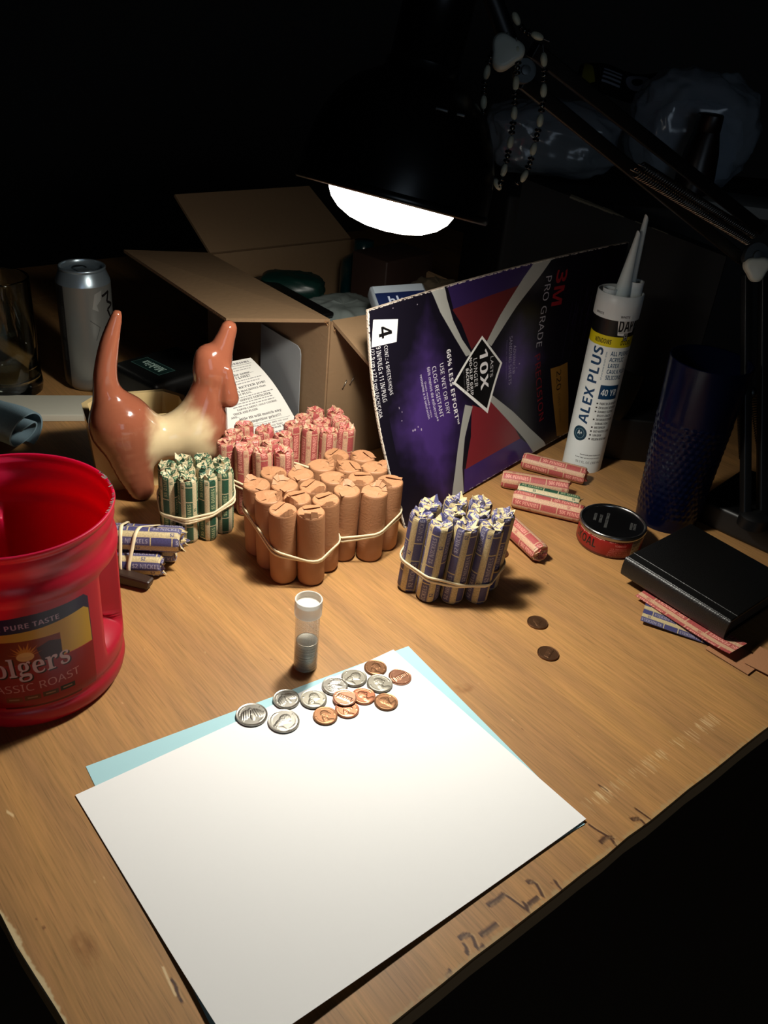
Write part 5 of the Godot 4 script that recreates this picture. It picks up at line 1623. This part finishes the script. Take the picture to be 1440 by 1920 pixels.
# ------------------------------------------------------------------ right side of the table
func build_right_side() -> void:
	# blue tumbler
	var c := gp(1247, 972)
	var tm := mat(Color(0.016, 0.035, 0.13, 0.86), 0.22)
	tm.metallic_specular = 0.32
	tm.transparency = BaseMaterial3D.TRANSPARENCY_ALPHA
	var t := thing("tumbler", "tall dark blue translucent plastic tumbler with pebbled sides", "tumbler", Vector3(c.x, 0, c.z))
	var H := 190.0
	var tr := func(h: float) -> float: return lerpf(33.0, 42.0, pow(h / H, 0.9))
	var out := MB.new()
	out.grid(func(u, w):                                        # pebbled outer wall
		var h: float = w * H
		var a: float = TAU * u
		var r: float = tr.call(h)
		var peb := 0.0
		if h > 14.0 and h < 128.0:
			var row := (h - 14.0) / 7.6
			var cx := fposmod(u * 34.0 + 0.5 * float(int(row) % 2), 1.0) - 0.5
			var cy := fposmod(row, 1.0) - 0.5
			peb = 0.7 * maxf(0.0, 1.0 - (cx * cx + cy * cy) * 5.0)
		return Vector3((r + peb) * sin(a), h, (r + peb) * cos(a)), 204, 150, true)
	out.g = 2
	out.lathe([Vector2(33.0, 0), Vector2(0, 0)], 48)
	mi("wall", out, tm, t)
	var inn := MB.new()
	inn.lathe([Vector2(42.0, H), Vector2(41.3, H + 0.9), Vector2(40.0, H)], 60)
	inn.g = 2
	inn.lathe([Vector2(40.0, H), Vector2(37.0, 110), Vector2(31.2, 8), Vector2(28, 6)], 60)
	inn.g = 3
	inn.lathe([Vector2(28, 6), Vector2(0, 6)], 60)
	mi("lining", inn, tm, t)
	# round tin with black lid
	var d := gp(1150, 977, 26)
	var tin := thing("tobacco_tin", "short round red tin with black lid and bright metal rim", "tin", Vector3(d.x, 0, d.z))
	tin.rotation.y = atan2(-d.x, -d.z)
	var R := 34.5
	var circ := TAU * R
	var cv := Canvas.new(circ, 26, 6.0, Color(0.50, 0.085, 0.075))
	var b := font("Droid Sans", 700); var r := font("Droid Sans")
	var mid := circ / 2
	cv.rect(0, 22.0, circ, 4.0, Color(0.34, 0.04, 0.04))
	cv.text("SKOAL", mid - 27, 13.0, 31, 9.5, 0.0, Color(0.06, 0.04, 0.04), b)
	cv.text("Long Cut Straight", mid - 20, 5.2, 34, 2.6, 0.0, Color(0.82, 0.62, 0.56), b)
	cv.text("NET WT. 1.2 OZ (34 g)", mid + 14, 6.0, 24, 2.6, 0.0, Color(0.82, 0.62, 0.56), r)
	cv.text("TOBACCO", mid + 14, 9.6, 12, 2.2, 0.0, Color(0.80, 0.58, 0.52), r)
	for k in 5:
		cv.text(["U.S. SMOKELESS", "TOBACCO COMPANY", "MADE IN THE U.S.A.", "SALE ONLY ALLOWED", "IN THE UNITED STATES"][k], mid + 13, 13.4 + k * 2.2, 17 + k * 1.6, 1.5, 0.0, Color(0.78, 0.52, 0.48), r)
	cv.rect(mid + 27, 3, 13, 19, Color(0.62, 0.60, 0.58))
	for k in 9: cv.rect(mid + 28, 5 + k * 1.8, 11, 0.5 + 0.4 * (k % 2), Color(0.16, 0.14, 0.14))
	var sd := MB.new()
	sd.lathe([Vector2(R - 1.5, 24), Vector2(R, 22), Vector2(R, 3), Vector2(R - 1.2, 0.6), Vector2(R - 3, 0)], 64)
	for i in sd.uv.size():
		sd.uv[i] = Vector2(sd.uv[i].x + 0.5, 1.0 - sd.v[i].y / 26.0)
	sd.g = 2
	sd.lathe([Vector2(R - 3, 0), Vector2(0, 0)], 40)
	mi("side", sd, mat(Color.WHITE, 0.35, 0.0, cv.tex()), tin)
	var rm := MB.new()
	rm.lathe([Vector2(R + 0.2, 21.5), Vector2(R + 0.9, 22.5), Vector2(R + 0.9, 25.5), Vector2(R, 27), Vector2(R - 1.2, 27.2), Vector2(R - 2.4, 26.4), Vector2(R - 2.8, 25.0)], 64)
	mi("rim", rm, mat(Color(0.62, 0.61, 0.60), 0.25, 1.0), tin)
	var lc := Canvas.new(64, 64, 6.0, Color(0.022, 0.022, 0.024))
	lc.text("SMOOTH", 13, 30, 15, 3.0, -PI / 2, Color(0.36, 0.36, 0.35), b)
	lc.text("LONG CUT", 19, 31, 17, 3.0, -PI / 2, Color(0.36, 0.36, 0.35), b)
	lc.text("SMOKELESS TOBACCO", 25.5, 32, 32, 3.0, -PI / 2, Color(0.36, 0.36, 0.35), b)
	lc.text("FRESH", 51, 32, 14, 2.6, -PI / 2, Color(0.34, 0.34, 0.33), b)
	lc.text("TASTE", 54.6, 32, 14, 2.6, -PI / 2, Color(0.34, 0.34, 0.33), b)
	var ld := MB.new()
	ld.lathe([Vector2(31.9, 25.2), Vector2(30.5, 25.0), Vector2(0, 25.0)], 48)
	for i in ld.uv.size():
		ld.uv[i] = Vector2(ld.v[i].x / 64.0 + 0.5, ld.v[i].z / 64.0 + 0.5)
	mi("lid", ld, mat(Color.WHITE, 0.3, 0.0, lc.tex()), tin)
	# black notebook lying on flattened coin wrappers
	var e := Vector3(0.685, 0, 0.728); var f := Vector3(0.728, 0, -0.685)
	var o := Vector3(240, 0, -728)
	var nb := thing("notebook", "thick black leatherette notebook lying on flattened coin wrappers", "book", o + e * 57 + f * 55 + Vector3(0, 9, 0))
	nb.basis = Basis(e, Vector3.UP, e.cross(Vector3.UP))
	nb.rotate_object_local(Vector3(0, 0, 1), -0.03)
	var lea := bumpy(mat(Color(0.040, 0.038, 0.036), 0.38), 0.06, 0.02, 40.0, 12)
	var cvr := MB.new()
	cvr.rbox(Vector3(116, 3.2, 112), 1.5, 3, Transform3D(Basis(), Vector3(0, 20.6, -1)))
	var fco := mi("front_cover", cvr, lea, nb)
	var bcv := MB.new()
	bcv.rbox(Vector3(116, 3.2, 112), 1.5, 3, Transform3D(Basis(), Vector3(0, 1.6, -1)))
	mi("back_cover", bcv, lea, nb)
	var sp := MB.new()
	var prof := []
	for k in 11:
		var a := PI * k / 10.0
		prof.append(Vector2(-3.5 * sin(a), 11.1 - 10.6 * cos(a)))
	sp.grid(func(u, w):
		var q: Vector2 = prof[int(round(w * 10))]
		return Vector3((u - 0.5) * 116.0, q.y, 55.0 - q.x), 2, 10)
	sp.g = 0
	for sx in [-58.0, 58.0]:
		for k in range(1, 10):
			sp.tri(Vector3(sx, prof[0].y, 55.0 - prof[0].x), Vector3(sx, prof[k].y, 55.0 - prof[k].x), Vector3(sx, prof[k + 1].y, 55.0 - prof[k + 1].x))
	mi("spine", sp, lea, nb)
	var hinge := MB.new()
	hinge.tube(PackedVector3Array([Vector3(-57.5, 22.0, 44), Vector3(57.5, 22.0, 44)]), 0.9, 8)
	mi("hinge_ridge", hinge, lea, fco)
	var pg := MB.new()
	pg.rbox(Vector3(111, 15.6, 104), 0.8, 1, Transform3D(Basis(), Vector3(0, 11.1, 0)))
	mi("page_block", pg, mat(Color(0.10, 0.09, 0.075), 0.9), nb)
	# flattened wrappers under it
	var strip := func(called: String, label: String, m: Material, p0: Vector3, p1: Vector3, wid: float, up: Callable, uvr: Rect2) -> void:
		var at := (p0 + p1) / 2
		var dir := (p1 - p0).normalized()
		var sd2 := Vector3(-dir.z, 0, dir.x)
		var mb := MB.new()
		mb.grid(func(u, w): return p0.lerp(p1, u) + sd2 * (w - 0.5) * wid + Vector3(0, up.call(u, w) + 0.35, 0) - at, 24, 8, false, false, uvr)
		for i in mb.uv.size(): mb.uv[i] = Vector2(1.0 - mb.uv[i].y, mb.uv[i].x)
		mb.g = 2
		mb.grid(func(u, w): return p0.lerp(p1, u) + sd2 * (0.5 - w) * wid + Vector3(0, up.call(u, 1.0 - w), 0) - at, 24, 8, false, false, uvr)
		for i in range(mb.uv.size() / 2, mb.uv.size()): mb.uv[i] = Vector2(1.0 - mb.uv[i].y, mb.uv[i].x)
		single(called, mb, m, label, "wrapper", at, "flat wrappers under the notebook")
	strip.call("coin_wrapper", "flattened blue striped nickel wrapper under the notebook", M.nickel_wrap, gp(1206, 1146, 4), gp(1335, 1188, 3), 33.0, func(u, w): return 0.2 - 2.0 * u, Rect2(0.05, 0.1, 0.9, 0.5))
	strip.call("coin_wrapper", "bent red striped penny wrapper squeezed out under the notebook", M.penny_wrap, gp(1208, 1108, 6), gp(1382, 1222, 6), 27.0, func(u, w): return 0.5 + 3.0 * pow(u, 6.0) - 2.5 * (w - 0.5) * (1.0 - u), Rect2(0.05, 0.1, 0.9, 0.45))
	strip.call("coin_wrapper", "flat plain brown quarter wrapper lying under the notebook edge", M.kraft, gp(1338, 1205, 1), gp(1418, 1253, 1), 30.0, func(u, w): return 0.2, Rect2(0, 0, 1, 1))
	strip.call("coin_wrapper", "flat plain brown quarter wrapper reaching past the other brown one", M.kraft, gp(1410, 1228, 2), gp(1475, 1262, 2), 34.0, func(u, w): return 0.2 + 1.0 * u, Rect2(0, 0, 1, 1))
	# blue glass jar at the frame's right edge
	var jar := MB.new()
	jar.lathes([[Vector2(0, 0), Vector2(18, 0), Vector2(21, 2)], [Vector2(21, 2), Vector2(22, 20), Vector2(21, 40), Vector2(15, 52), Vector2(14, 58)], [Vector2(14, 58), Vector2(13, 58)], [Vector2(13, 58), Vector2(14, 50), Vector2(19.5, 40), Vector2(20.5, 20), Vector2(19, 4), Vector2(0, 4)]], 36)
	var jm := mat(Color(0.04, 0.12, 0.20, 0.6), 0.08)
	jm.transparency = BaseMaterial3D.TRANSPARENCY_ALPHA
	single("glass_jar", jar, jm, "small blue glass jar standing on the lamp base", "jar", Vector3(437, 30.3, -836))

# ------------------------------------------------------------------ left side of the table
func build_left_side() -> void:
	# glass mug
	var g := gp(20, 738)
	var glass := mat(Color(0.90, 0.93, 0.91, 0.0), 0.02)
	glass.refraction_enabled = true; glass.refraction_scale = 0.05
	var mug := thing("glass_mug", "empty clear glass mug with thick base beside the silver can", "mug", Vector3(g.x - 4, 0, g.z - 12))
	var mb := MB.new()
	mb.lathes([[Vector2(0, 0), Vector2(36, 0), Vector2(38.5, 2)], [Vector2(38.5, 2), Vector2(40, 12), Vector2(38.5, 22), Vector2(38, 60), Vector2(37.5, 145)], [Vector2(37.5, 145), Vector2(37, 147), Vector2(35.5, 147), Vector2(34.8, 145)], [Vector2(34.8, 145), Vector2(34.5, 60), Vector2(33, 24), Vector2(28, 16)], [Vector2(28, 16), Vector2(0, 14)]], 56)
	mi("bowl", mb, glass, mug)
	var hd := MB.new()
	var path := PackedVector3Array()
	for k in 17:
		var a := PI * k / 16.0
		path.append(Vector3(0, 78 + 42 * cos(a), 36 + 34 * sin(a)))
	hd.tube(path, 6.5, 12)
	hd.move(Transform3D(Basis(Vector3(0, 1, 0), -0.25), Vector3.ZERO))
	mi("handle", hd, glass, mug)
	# tall silver can
	var c := gp(163, 730)
	var cv := Canvas.new(TAU * 33, 136, 4.0, Color(0.56, 0.56, 0.54))
	var b := font("Droid Sans", 700)
	var mid := TAU * 33 / 2
	cv.rect(mid - 62, 0, 34, 136, Color(0.22, 0.22, 0.23))
	for k in 20: cv.rect(mid - 50, 26 + k * 2.0, 20, 0.7, Color(0.42, 0.42, 0.42))
	cv.rect(mid - 52, 70, 20, 26, Color(0.36, 0.36, 0.36))
	for k in 12: cv.rect(mid - 50, 72 + k * 1.9, 16, 0.8, Color(0.20, 0.20, 0.21))
	cv.poly(PackedVector2Array([Vector2(mid + 12, 8), Vector2(mid + 22, 4), Vector2(mid + 20, 16), Vector2(mid + 14, 22), Vector2(mid + 16, 30), Vector2(mid + 8, 26)]), Color(0.70, 0.70, 0.68))
	cv.line(PackedVector2Array([Vector2(mid + 22, 12), Vector2(mid + 34, 8), Vector2(mid + 30, 20), Vector2(mid + 42, 26), Vector2(mid + 30, 30), Vector2(mid + 36, 42)]), 3.0, Color(0.16, 0.14, 0.14))
	cv.line(PackedVector2Array([Vector2(mid + 4, 40), Vector2(mid + 16, 50), Vector2(mid + 10, 66)]), 0.8, Color(0.36, 0.36, 0.35))
	cv.rect(mid + 14, 92, 18, 14, Color(0.62, 0.56, 0.50))
	var can := thing("beverage_can", "tall silver drinks can with dark grey print behind the dog's tail", "can", Vector3(c.x, 0, c.z - 20))
	can.rotation.y = atan2(-c.x, -c.z)
	var body := MB.new()
	body.lathe([Vector2(33, 138), Vector2(33, 100), Vector2(33, 60), Vector2(33, 20), Vector2(33, 8), Vector2(29, 2), Vector2(25, 0)], 56)
	for i in body.uv.size(): body.uv[i] = Vector2(body.uv[i].x + 0.5, 1.0 - body.v[i].y / 138.0)
	mi("body", body, mat(Color.WHITE, 0.34, 0.6, cv.tex()), can)
	var nk := MB.new()
	nk.lathes([[Vector2(33, 138), Vector2(32.4, 141), Vector2(29, 150), Vector2(27.4, 153)], [Vector2(27.4, 153), Vector2(28.4, 154.5), Vector2(28.4, 156.5), Vector2(27.4, 157.5), Vector2(26.4, 156.5)], [Vector2(26.4, 156.5), Vector2(25.4, 151.5), Vector2(23.5, 151)], [Vector2(23.5, 151), Vector2(0, 151.5)]], 56)
	var al := mat(Color(0.64, 0.70, 0.74), 0.3, 0.75)
	var nko := mi("neck_and_lid", nk, al, can)
	var tabm := MB.new()
	tabm.rbox(Vector3(14, 1.2, 22), 0.6, 2, Transform3D(Basis(Vector3(0, 1, 0), 0.5), Vector3(0, 152.6, 3)))
	mi("pull_tab", tabm, al, nko)
	var mo := MB.new()
	mo.lathe([Vector2(9, 0), Vector2(8.5, 0.4), Vector2(0, 0.4)], 24)
	mo.move(Transform3D(Basis(), Vector3(-3, 151.4, -11)))
	mi("mouth_opening", mo, mat(Color(0.01, 0.01, 0.01), 0.6), nko)
	# white painted board
	var bd := MB.new()
	var dir := Vector3(0.971, 0, -0.239)
	bd.rbox(Vector3(280, 9, 57), 0.8, 2)
	var p := gp(160, 741, 9).lerp(gp(160, 778, 9), 0.5)
	var bo := single("painted_board", bd, bumpy(mat(Color(0.74, 0.73, 0.67), 0.55), 0.03, 0.01, 20.0, 6), "white painted wooden board lying before the silver can", "board", p - dir * 130 + Vector3(0, -4.4, 0))
	bo.basis = Basis(dir, Vector3.UP, dir.cross(Vector3.UP))
	# blue cloth rolled loosely, its end open towards the canister
	var cl := MB.new()
	var q := gp(40, 842)
	var roll_pt := func(u: float, w: float, off: float) -> Vector3:
		var a := lerpf(0.6, 10.5, w)
		var rr := lerpf(10.0, 28.0, w) + off + 1.0 * sin(u * 11.0 + a * 1.3) + 1.4 * sin(a * 2.0 + 1.0)
		var k := lerpf(-130.0, 4.0 + 7.0 * sin(a * 1.1), u)
		return Vector3(k, maxf(27.0 + rr * 0.95 * sin(a), 1.0 + off), rr * 1.15 * cos(a))
	cl.grid(func(u, w): return roll_pt.call(u, w, 0.9), 40, 90)
	cl.g = 2
	cl.grid(func(u, w): return roll_pt.call(1.0 - u, w, -0.9), 40, 90)
	cl.g = 3
	cl.grid(func(u, w): return roll_pt.call(1.0, w, lerpf(0.9, -0.9, u)), 2, 90)
	var fab := bumpy(mat(Color(0.46, 0.57, 0.62), 0.95), 0.08, 0.06, 60.0, 15)
	fab.rim_enabled = true; fab.rim = 0.4
	var clo := single("cloth", cl, fab, "grey blue cloth folded in a loose roll at the table's left", "cloth", Vector3(q.x + 8, 0.3, q.z + 8))
	clo.rotation.y = -0.42
	# black case with green label
	var fc := Vector3(-283, 0, -950)
	var e1 := Vector3(-0.8, 0, -0.6); var e2 := Vector3(0.6, 0, -0.8)
	var cs := thing("tool_case", "black plastic tool case with small green label behind the dog", "case", fc + e1 * 44 + e2 * 52)
	cs.basis = Basis(-e1, Vector3.UP, -e2)
	var cb := MB.new()
	cb.rbox(Vector3(88, 60, 104), 7, 4, Transform3D(Basis(), Vector3(0, 30.2, 0)))
	var shell := mi("shell", cb, mat(Color(0.028, 0.030, 0.030), 0.42), cs)
	var seam := MB.new()
	seam.rbox(Vector3(89, 2.4, 105), 1.1, 2, Transform3D(Basis(), Vector3(0, 34, 0)))
	mi("lid_seam", seam, mat(Color(0.02, 0.02, 0.02), 0.5), cs)
	var lc := Canvas.new(56, 26, 8.0, Color(0.03, 0.12, 0.11))
	for z in [[0.8, 0.8, 54.4, 0.7], [0.8, 24.5, 54.4, 0.7], [0.8, 0.8, 0.7, 24.4], [54.5, 0.8, 0.7, 24.4]]:
		lc.rect(z[0], z[1], z[2], z[3], Color(0.22, 0.33, 0.31))
	lc.text("Makita", 28, 13, 38, 13, 0.0, Color(0.62, 0.72, 0.68), font("Droid Serif", 700))
	var lb := MB.new()
	lb.quad(Vector3(-32, 60.5, 30), Vector3(24, 60.5, 30), Vector3(24, 60.5, 4), Vector3(-32, 60.5, 4), Vector2(1, 0), Vector2(0, 0), Vector2(0, 1), Vector2(1, 1))
	mi("label", lb, mat(Color.WHITE, 0.5, 0.0, lc.tex()), shell)

# ------------------------------------------------------------------ dim things behind
func build_background() -> void:
	var film := mat(Color(0.62, 0.67, 0.72, 0.45), 0.18)
	film.transparency = BaseMaterial3D.TRANSPARENCY_ALPHA
	# a storage box carries the bags; only its rim shows
	var cr_ := MB.new()
	cr_.rbox(Vector3(520, 262, 300), 6, 2, Transform3D(Basis(Vector3(0, 1, 0), 0.12), Vector3(0, 131.2, 0)))
	single("storage_box", cr_, mat(Color(0.07, 0.06, 0.055), 0.7), "dark storage box carrying clear plastic bags behind the lamp arm", "box", Vector3(360, 0, -1400))
	var b1 := crumple(Vector3(170, 150, 120), 51, 0.13, 0.012, 90)
	single("plastic_bag", b1, film, "bulging clear plastic bag with grey contents behind the lamp arm", "bag", Vector3(385, 342, -1392))
	var b1c := crumple(Vector3(125, 105, 90), 52, 0.16, 0.02, 60)
	single("grey_cloth", b1c, mat(Color(0.55, 0.60, 0.66), 0.8), "grey white crumpled cloth packed inside the clear bag", "cloth", Vector3(388, 326, -1396))
	var b2 := crumple(Vector3(190, 96, 110), 61, 0.14, 0.013, 90)
	single("plastic_bag", b2, film, "flat clear plastic bag lying behind the hanging necklace", "bag", Vector3(190, 313, -1390))
	var b2c := crumple(Vector3(140, 60, 80), 62, 0.18, 0.02, 60)
	single("grey_cloth", b2c, mat(Color(0.34, 0.37, 0.36), 0.85), "dark grey folded cloth inside the flat clear bag", "cloth", Vector3(190, 303, -1394))
	var pr := Canvas.new(120, 60, 5, Color(0.045, 0.05, 0.06))
	pr.poly(PackedVector2Array([Vector2(6, 4), Vector2(26, 10), Vector2(18, 34), Vector2(6, 48)]), Color(0.52, 0.50, 0.16))
	for k in 4: pr.rect(34, 12 + k * 6, 26, 3, Color(0.58, 0.60, 0.66))
	pr.disc(82, 26, 16, 13, Color(0.56, 0.58, 0.64)); pr.disc(82, 26, 8, 6, Color(0.05, 0.05, 0.06))
	var bg := MB.new()
	bg.grid(func(u, w): return Vector3((u - 0.5) * 130.0, 34.0 * sin(PI * w * 0.6) + 5.0 * sin(u * 7.0), (w - 0.5) * -60.0 + 8.0 * sin(u * 5.0)), 24, 16)
	bg.g = 2
	bg.grid(func(u, w): return Vector3((0.5 - u) * 130.0, 34.0 * sin(PI * w * 0.6) + 5.0 * sin((1.0 - u) * 7.0) - 2.0, (w - 0.5) * -60.0 + 8.0 * sin((1.0 - u) * 5.0)), 24, 16)
	var bgo := single("snack_bag", bg, mat(Color.WHITE, 0.4, 0.0, pr.tex()), "dark printed bag with yellow and white patches above the clear bags", "bag", zp(1165, 150, -1490) + Vector3(0, -20, 0))
	bgo.rotation.y = -0.2
	# papers under the bag's right end
	var pp := MB.new()
	pp.rbox(Vector3(120, 14, 90), 1, 1)
	var po := single("paper_stack", pp, mat(Color(0.50, 0.51, 0.50), 0.8), "stack of grey papers lying beside the clear bag", "paper", gp(1352, 385, 269.5) + Vector3(12, 0, -20))
	po.rotation.y = -0.15
	# dark red tapered bottle standing in front of the bag
	var rb := MB.new()
	rb.lathes([[Vector2(0, 0), Vector2(22, 0), Vector2(25, 3)], [Vector2(25, 3), Vector2(26, 34), Vector2(23, 66), Vector2(17, 92)], [Vector2(17, 92), Vector2(17.5, 93), Vector2(17, 112)], [Vector2(17, 112), Vector2(15, 114), Vector2(0, 114)]], 6)
	var rp := gp(1292, 382, 262.4)
	var rbo := single("red_bottle", rb, mat(Color(0.085, 0.022, 0.018), 0.35), "dark red faceted bottle with black cap before the clear bag", "bottle", rp + Vector3(0, 0.2, -4))
	rbo.rotation.y = 0.3
	# black carton with a torn pale edge, left of the lamp arm
	var k0 := zp(1035, 350, -1165); var k1 := zp(1345, 478, -1085)
	var bx := MB.new()
	var dir := (Vector3(k1.x, 0, k1.z) - Vector3(k0.x, 0, k0.z))
	var top: float = (k0.y + k1.y) / 2
	var nrm := dir.cross(Vector3.UP).normalized()
	if nrm.z > 0: nrm = -nrm
	bx.g = 0
	var a := Vector3(k0.x, 0, k0.z) - dir * 0.18; var b := Vector3(k1.x, 0, k1.z) + dir * 0.05
	var P := [a, b, b + nrm * 24, a + nrm * 24]
	var tops := [k0.y + 4.0, k1.y, k1.y, k0.y + 4.0]
	var org := (a + b) / 2
	for i in 4:
		var j := (i + 1) % 4
		bx.quad(P[i] - org + Vector3(0, 0.2, 0), P[j] - org + Vector3(0, 0.2, 0), P[j] - org + Vector3(0, tops[j], 0), P[i] - org + Vector3(0, tops[i], 0))
	bx.quad(P[0] - org + Vector3(0, tops[0], 0), P[1] - org + Vector3(0, tops[1], 0), P[2] - org + Vector3(0, tops[2], 0), P[3] - org + Vector3(0, tops[3], 0))
	bx.quad(P[0] - org + Vector3(0, 0.2, 0), P[3] - org + Vector3(0, 0.2, 0), P[2] - org + Vector3(0, 0.2, 0), P[1] - org + Vector3(0, 0.2, 0))
	var t := thing("black_carton", "black cardboard carton with torn pale top edge behind the packet", "box", org)
	mi("body", bx, mat(Color(0.008, 0.008, 0.009), 0.75), t)
	var ed := MB.new(); ed.g = 0
	var rng := RandomNumberGenerator.new(); rng.seed = 6
	for i in 26:
		if i > 8 and rng.randf() < 0.5: continue
		var s0 := 0.24 + 0.70 * i / 26.0; var s1 := s0 + 0.70 / 26.0
		var p0 := a.lerp(b, s0) - org + Vector3(0, lerpf(tops[0], tops[1], s0) + 0.3, 0); var p1 := a.lerp(b, s1) - org + Vector3(0, lerpf(tops[0], tops[1], s1) + 0.3, 0)
		var w := (3.5 if i < 9 else 1.0) * rng.randf_range(0.6, 1.3)
		ed.quad(p0, p1, p1 + Vector3(0, w * 0.3, 0) + nrm * w, p0 + Vector3(0, w * 0.4, 0) + nrm * w)
		ed.quad(p0, p1, p1 - Vector3(0, w * 0.6, 0) - nrm * 0.4, p0 - Vector3(0, w * 0.5, 0) - nrm * 0.4)
	mi("torn_edge", ed, mat(Color(0.42, 0.40, 0.34), 0.9), t)
	# pale plastic scoop half hidden behind the caulk tube
	var sc := MB.new()
	sc.grid(func(u, w):
		var an: float = lerpf(-0.9, 0.9, u)
		return Vector3(24.0 * sin(an), 58.0 * w, 12.0 * cos(an) - 10.0 * w * w), 14, 10)
	sc.g = 2
	sc.grid(func(u, w):
		var an: float = lerpf(0.9, -0.9, u)
		return Vector3(22.6 * sin(an), 58.0 * w, 10.6 * cos(an) - 10.0 * w * w), 14, 10)
	var so := single("plastic_scoop", sc, mat(Color(0.20, 0.21, 0.19), 0.4), "dull grey plastic scoop half hidden behind the caulk tube", "scoop", Vector3(262, 58, -1008))
	so.rotation = Vector3(0.0, 0.3, -0.35)
	var scb := MB.new()
	scb.rbox(Vector3(90, 57, 60), 3, 2, Transform3D(Basis(), Vector3(0, 28.6, 0)))
	single("dark_tin", scb, mat(Color(0.02, 0.02, 0.022), 0.5), "low black tin carrying the grey scoop behind the caulk tube", "tin", Vector3(296, 0, -1032))

# ------------------------------------------------------------------ necklace hung on the lamp joint
func build_necklace() -> void:
	var z := -698.0
	var loops := [[[1030, 78], [1000, 64], [985, 60], [972, 44], [962, 22]], [[952, 60], [918, 110], [908, 160], [906, 215], [908, 262], [914, 300], [926, 332], [936, 352]], [[968, 70], [972, 110], [967, 160], [964, 215], [958, 262], [950, 300], [942, 330], [936, 352]], [[1018, 84], [1021, 130], [1019, 180], [1012, 232], [1003, 268], [994, 305], [982, 332], [962, 348]]]
	var at := zp(965, 70, z)
	var t := thing("bead_necklace", "necklace of white and black beads hanging on the lamp joint", "necklace", at)
	var white := mat(Color(0.66, 0.66, 0.58), 0.45); var black := mat(Color(0.03, 0.026, 0.024), 0.18); var shiny := mat(Color(0.42, 0.42, 0.40), 0.15, 1.0)
	var wm := MB.new(); wm.sphere(Vector3.ZERO, Vector3(2.5, 4.9, 2.5), 12)
	for i in wm.v.size():
		wm.v[i] = Vector3(wm.v[i].x, clampf(wm.v[i].y, -4.5, 4.5), wm.v[i].z)
	var wmesh := wm.mesh()
	var dm := MB.new(); dm.lathes([[Vector2(0, -1.1), Vector2(1.8, -1.1), Vector2(2.5, -0.5), Vector2(2.5, 0.5), Vector2(1.8, 1.1), Vector2(0, 1.1)]], 14)
	var dmesh := dm.mesh()
	var sm := MB.new(); sm.sphere(Vector3.ZERO, Vector3(2.1, 1.7, 2.1), 10)
	var smesh := sm.mesh()
	for l in loops.size():
		var cv := Curve3D.new()
		for q in loops[l]: cv.add_point(zp(q[0], q[1], z + (3.0 * l - 4.0)))
		cv.bake_interval = 1.0
		var cord := MB.new()
		var path := PackedVector3Array()
		var len := cv.get_baked_length()
		var n := int(len / 4.0)
		for k in n + 1: path.append(cv.sample_baked(len * k / n) - at)
		cord.tube(path, 0.5, 5)
		var strand := mi("cord", cord, black, t)
		var s := 4.0
		var kind := 0
		while s < len - 3.0:
			var step: float = [10.6, 2.5, 3.9, 2.5][kind]
			var p := cv.sample_baked(s + step / 2) - at
			var d := (cv.sample_baked(minf(s + step / 2 + 1.0, len)) - cv.sample_baked(maxf(s + step / 2 - 1.0, 0.0))).normalized()
			var o := mi("bead", [wmesh, dmesh, smesh, dmesh][kind], [white, black, shiny, black][kind], strand)
			o.transform = Transform3D(frame3(Vector3(0.2, 0, 1), d).basis, p * MM)
			s += step
			kind = (kind + 1) % 4
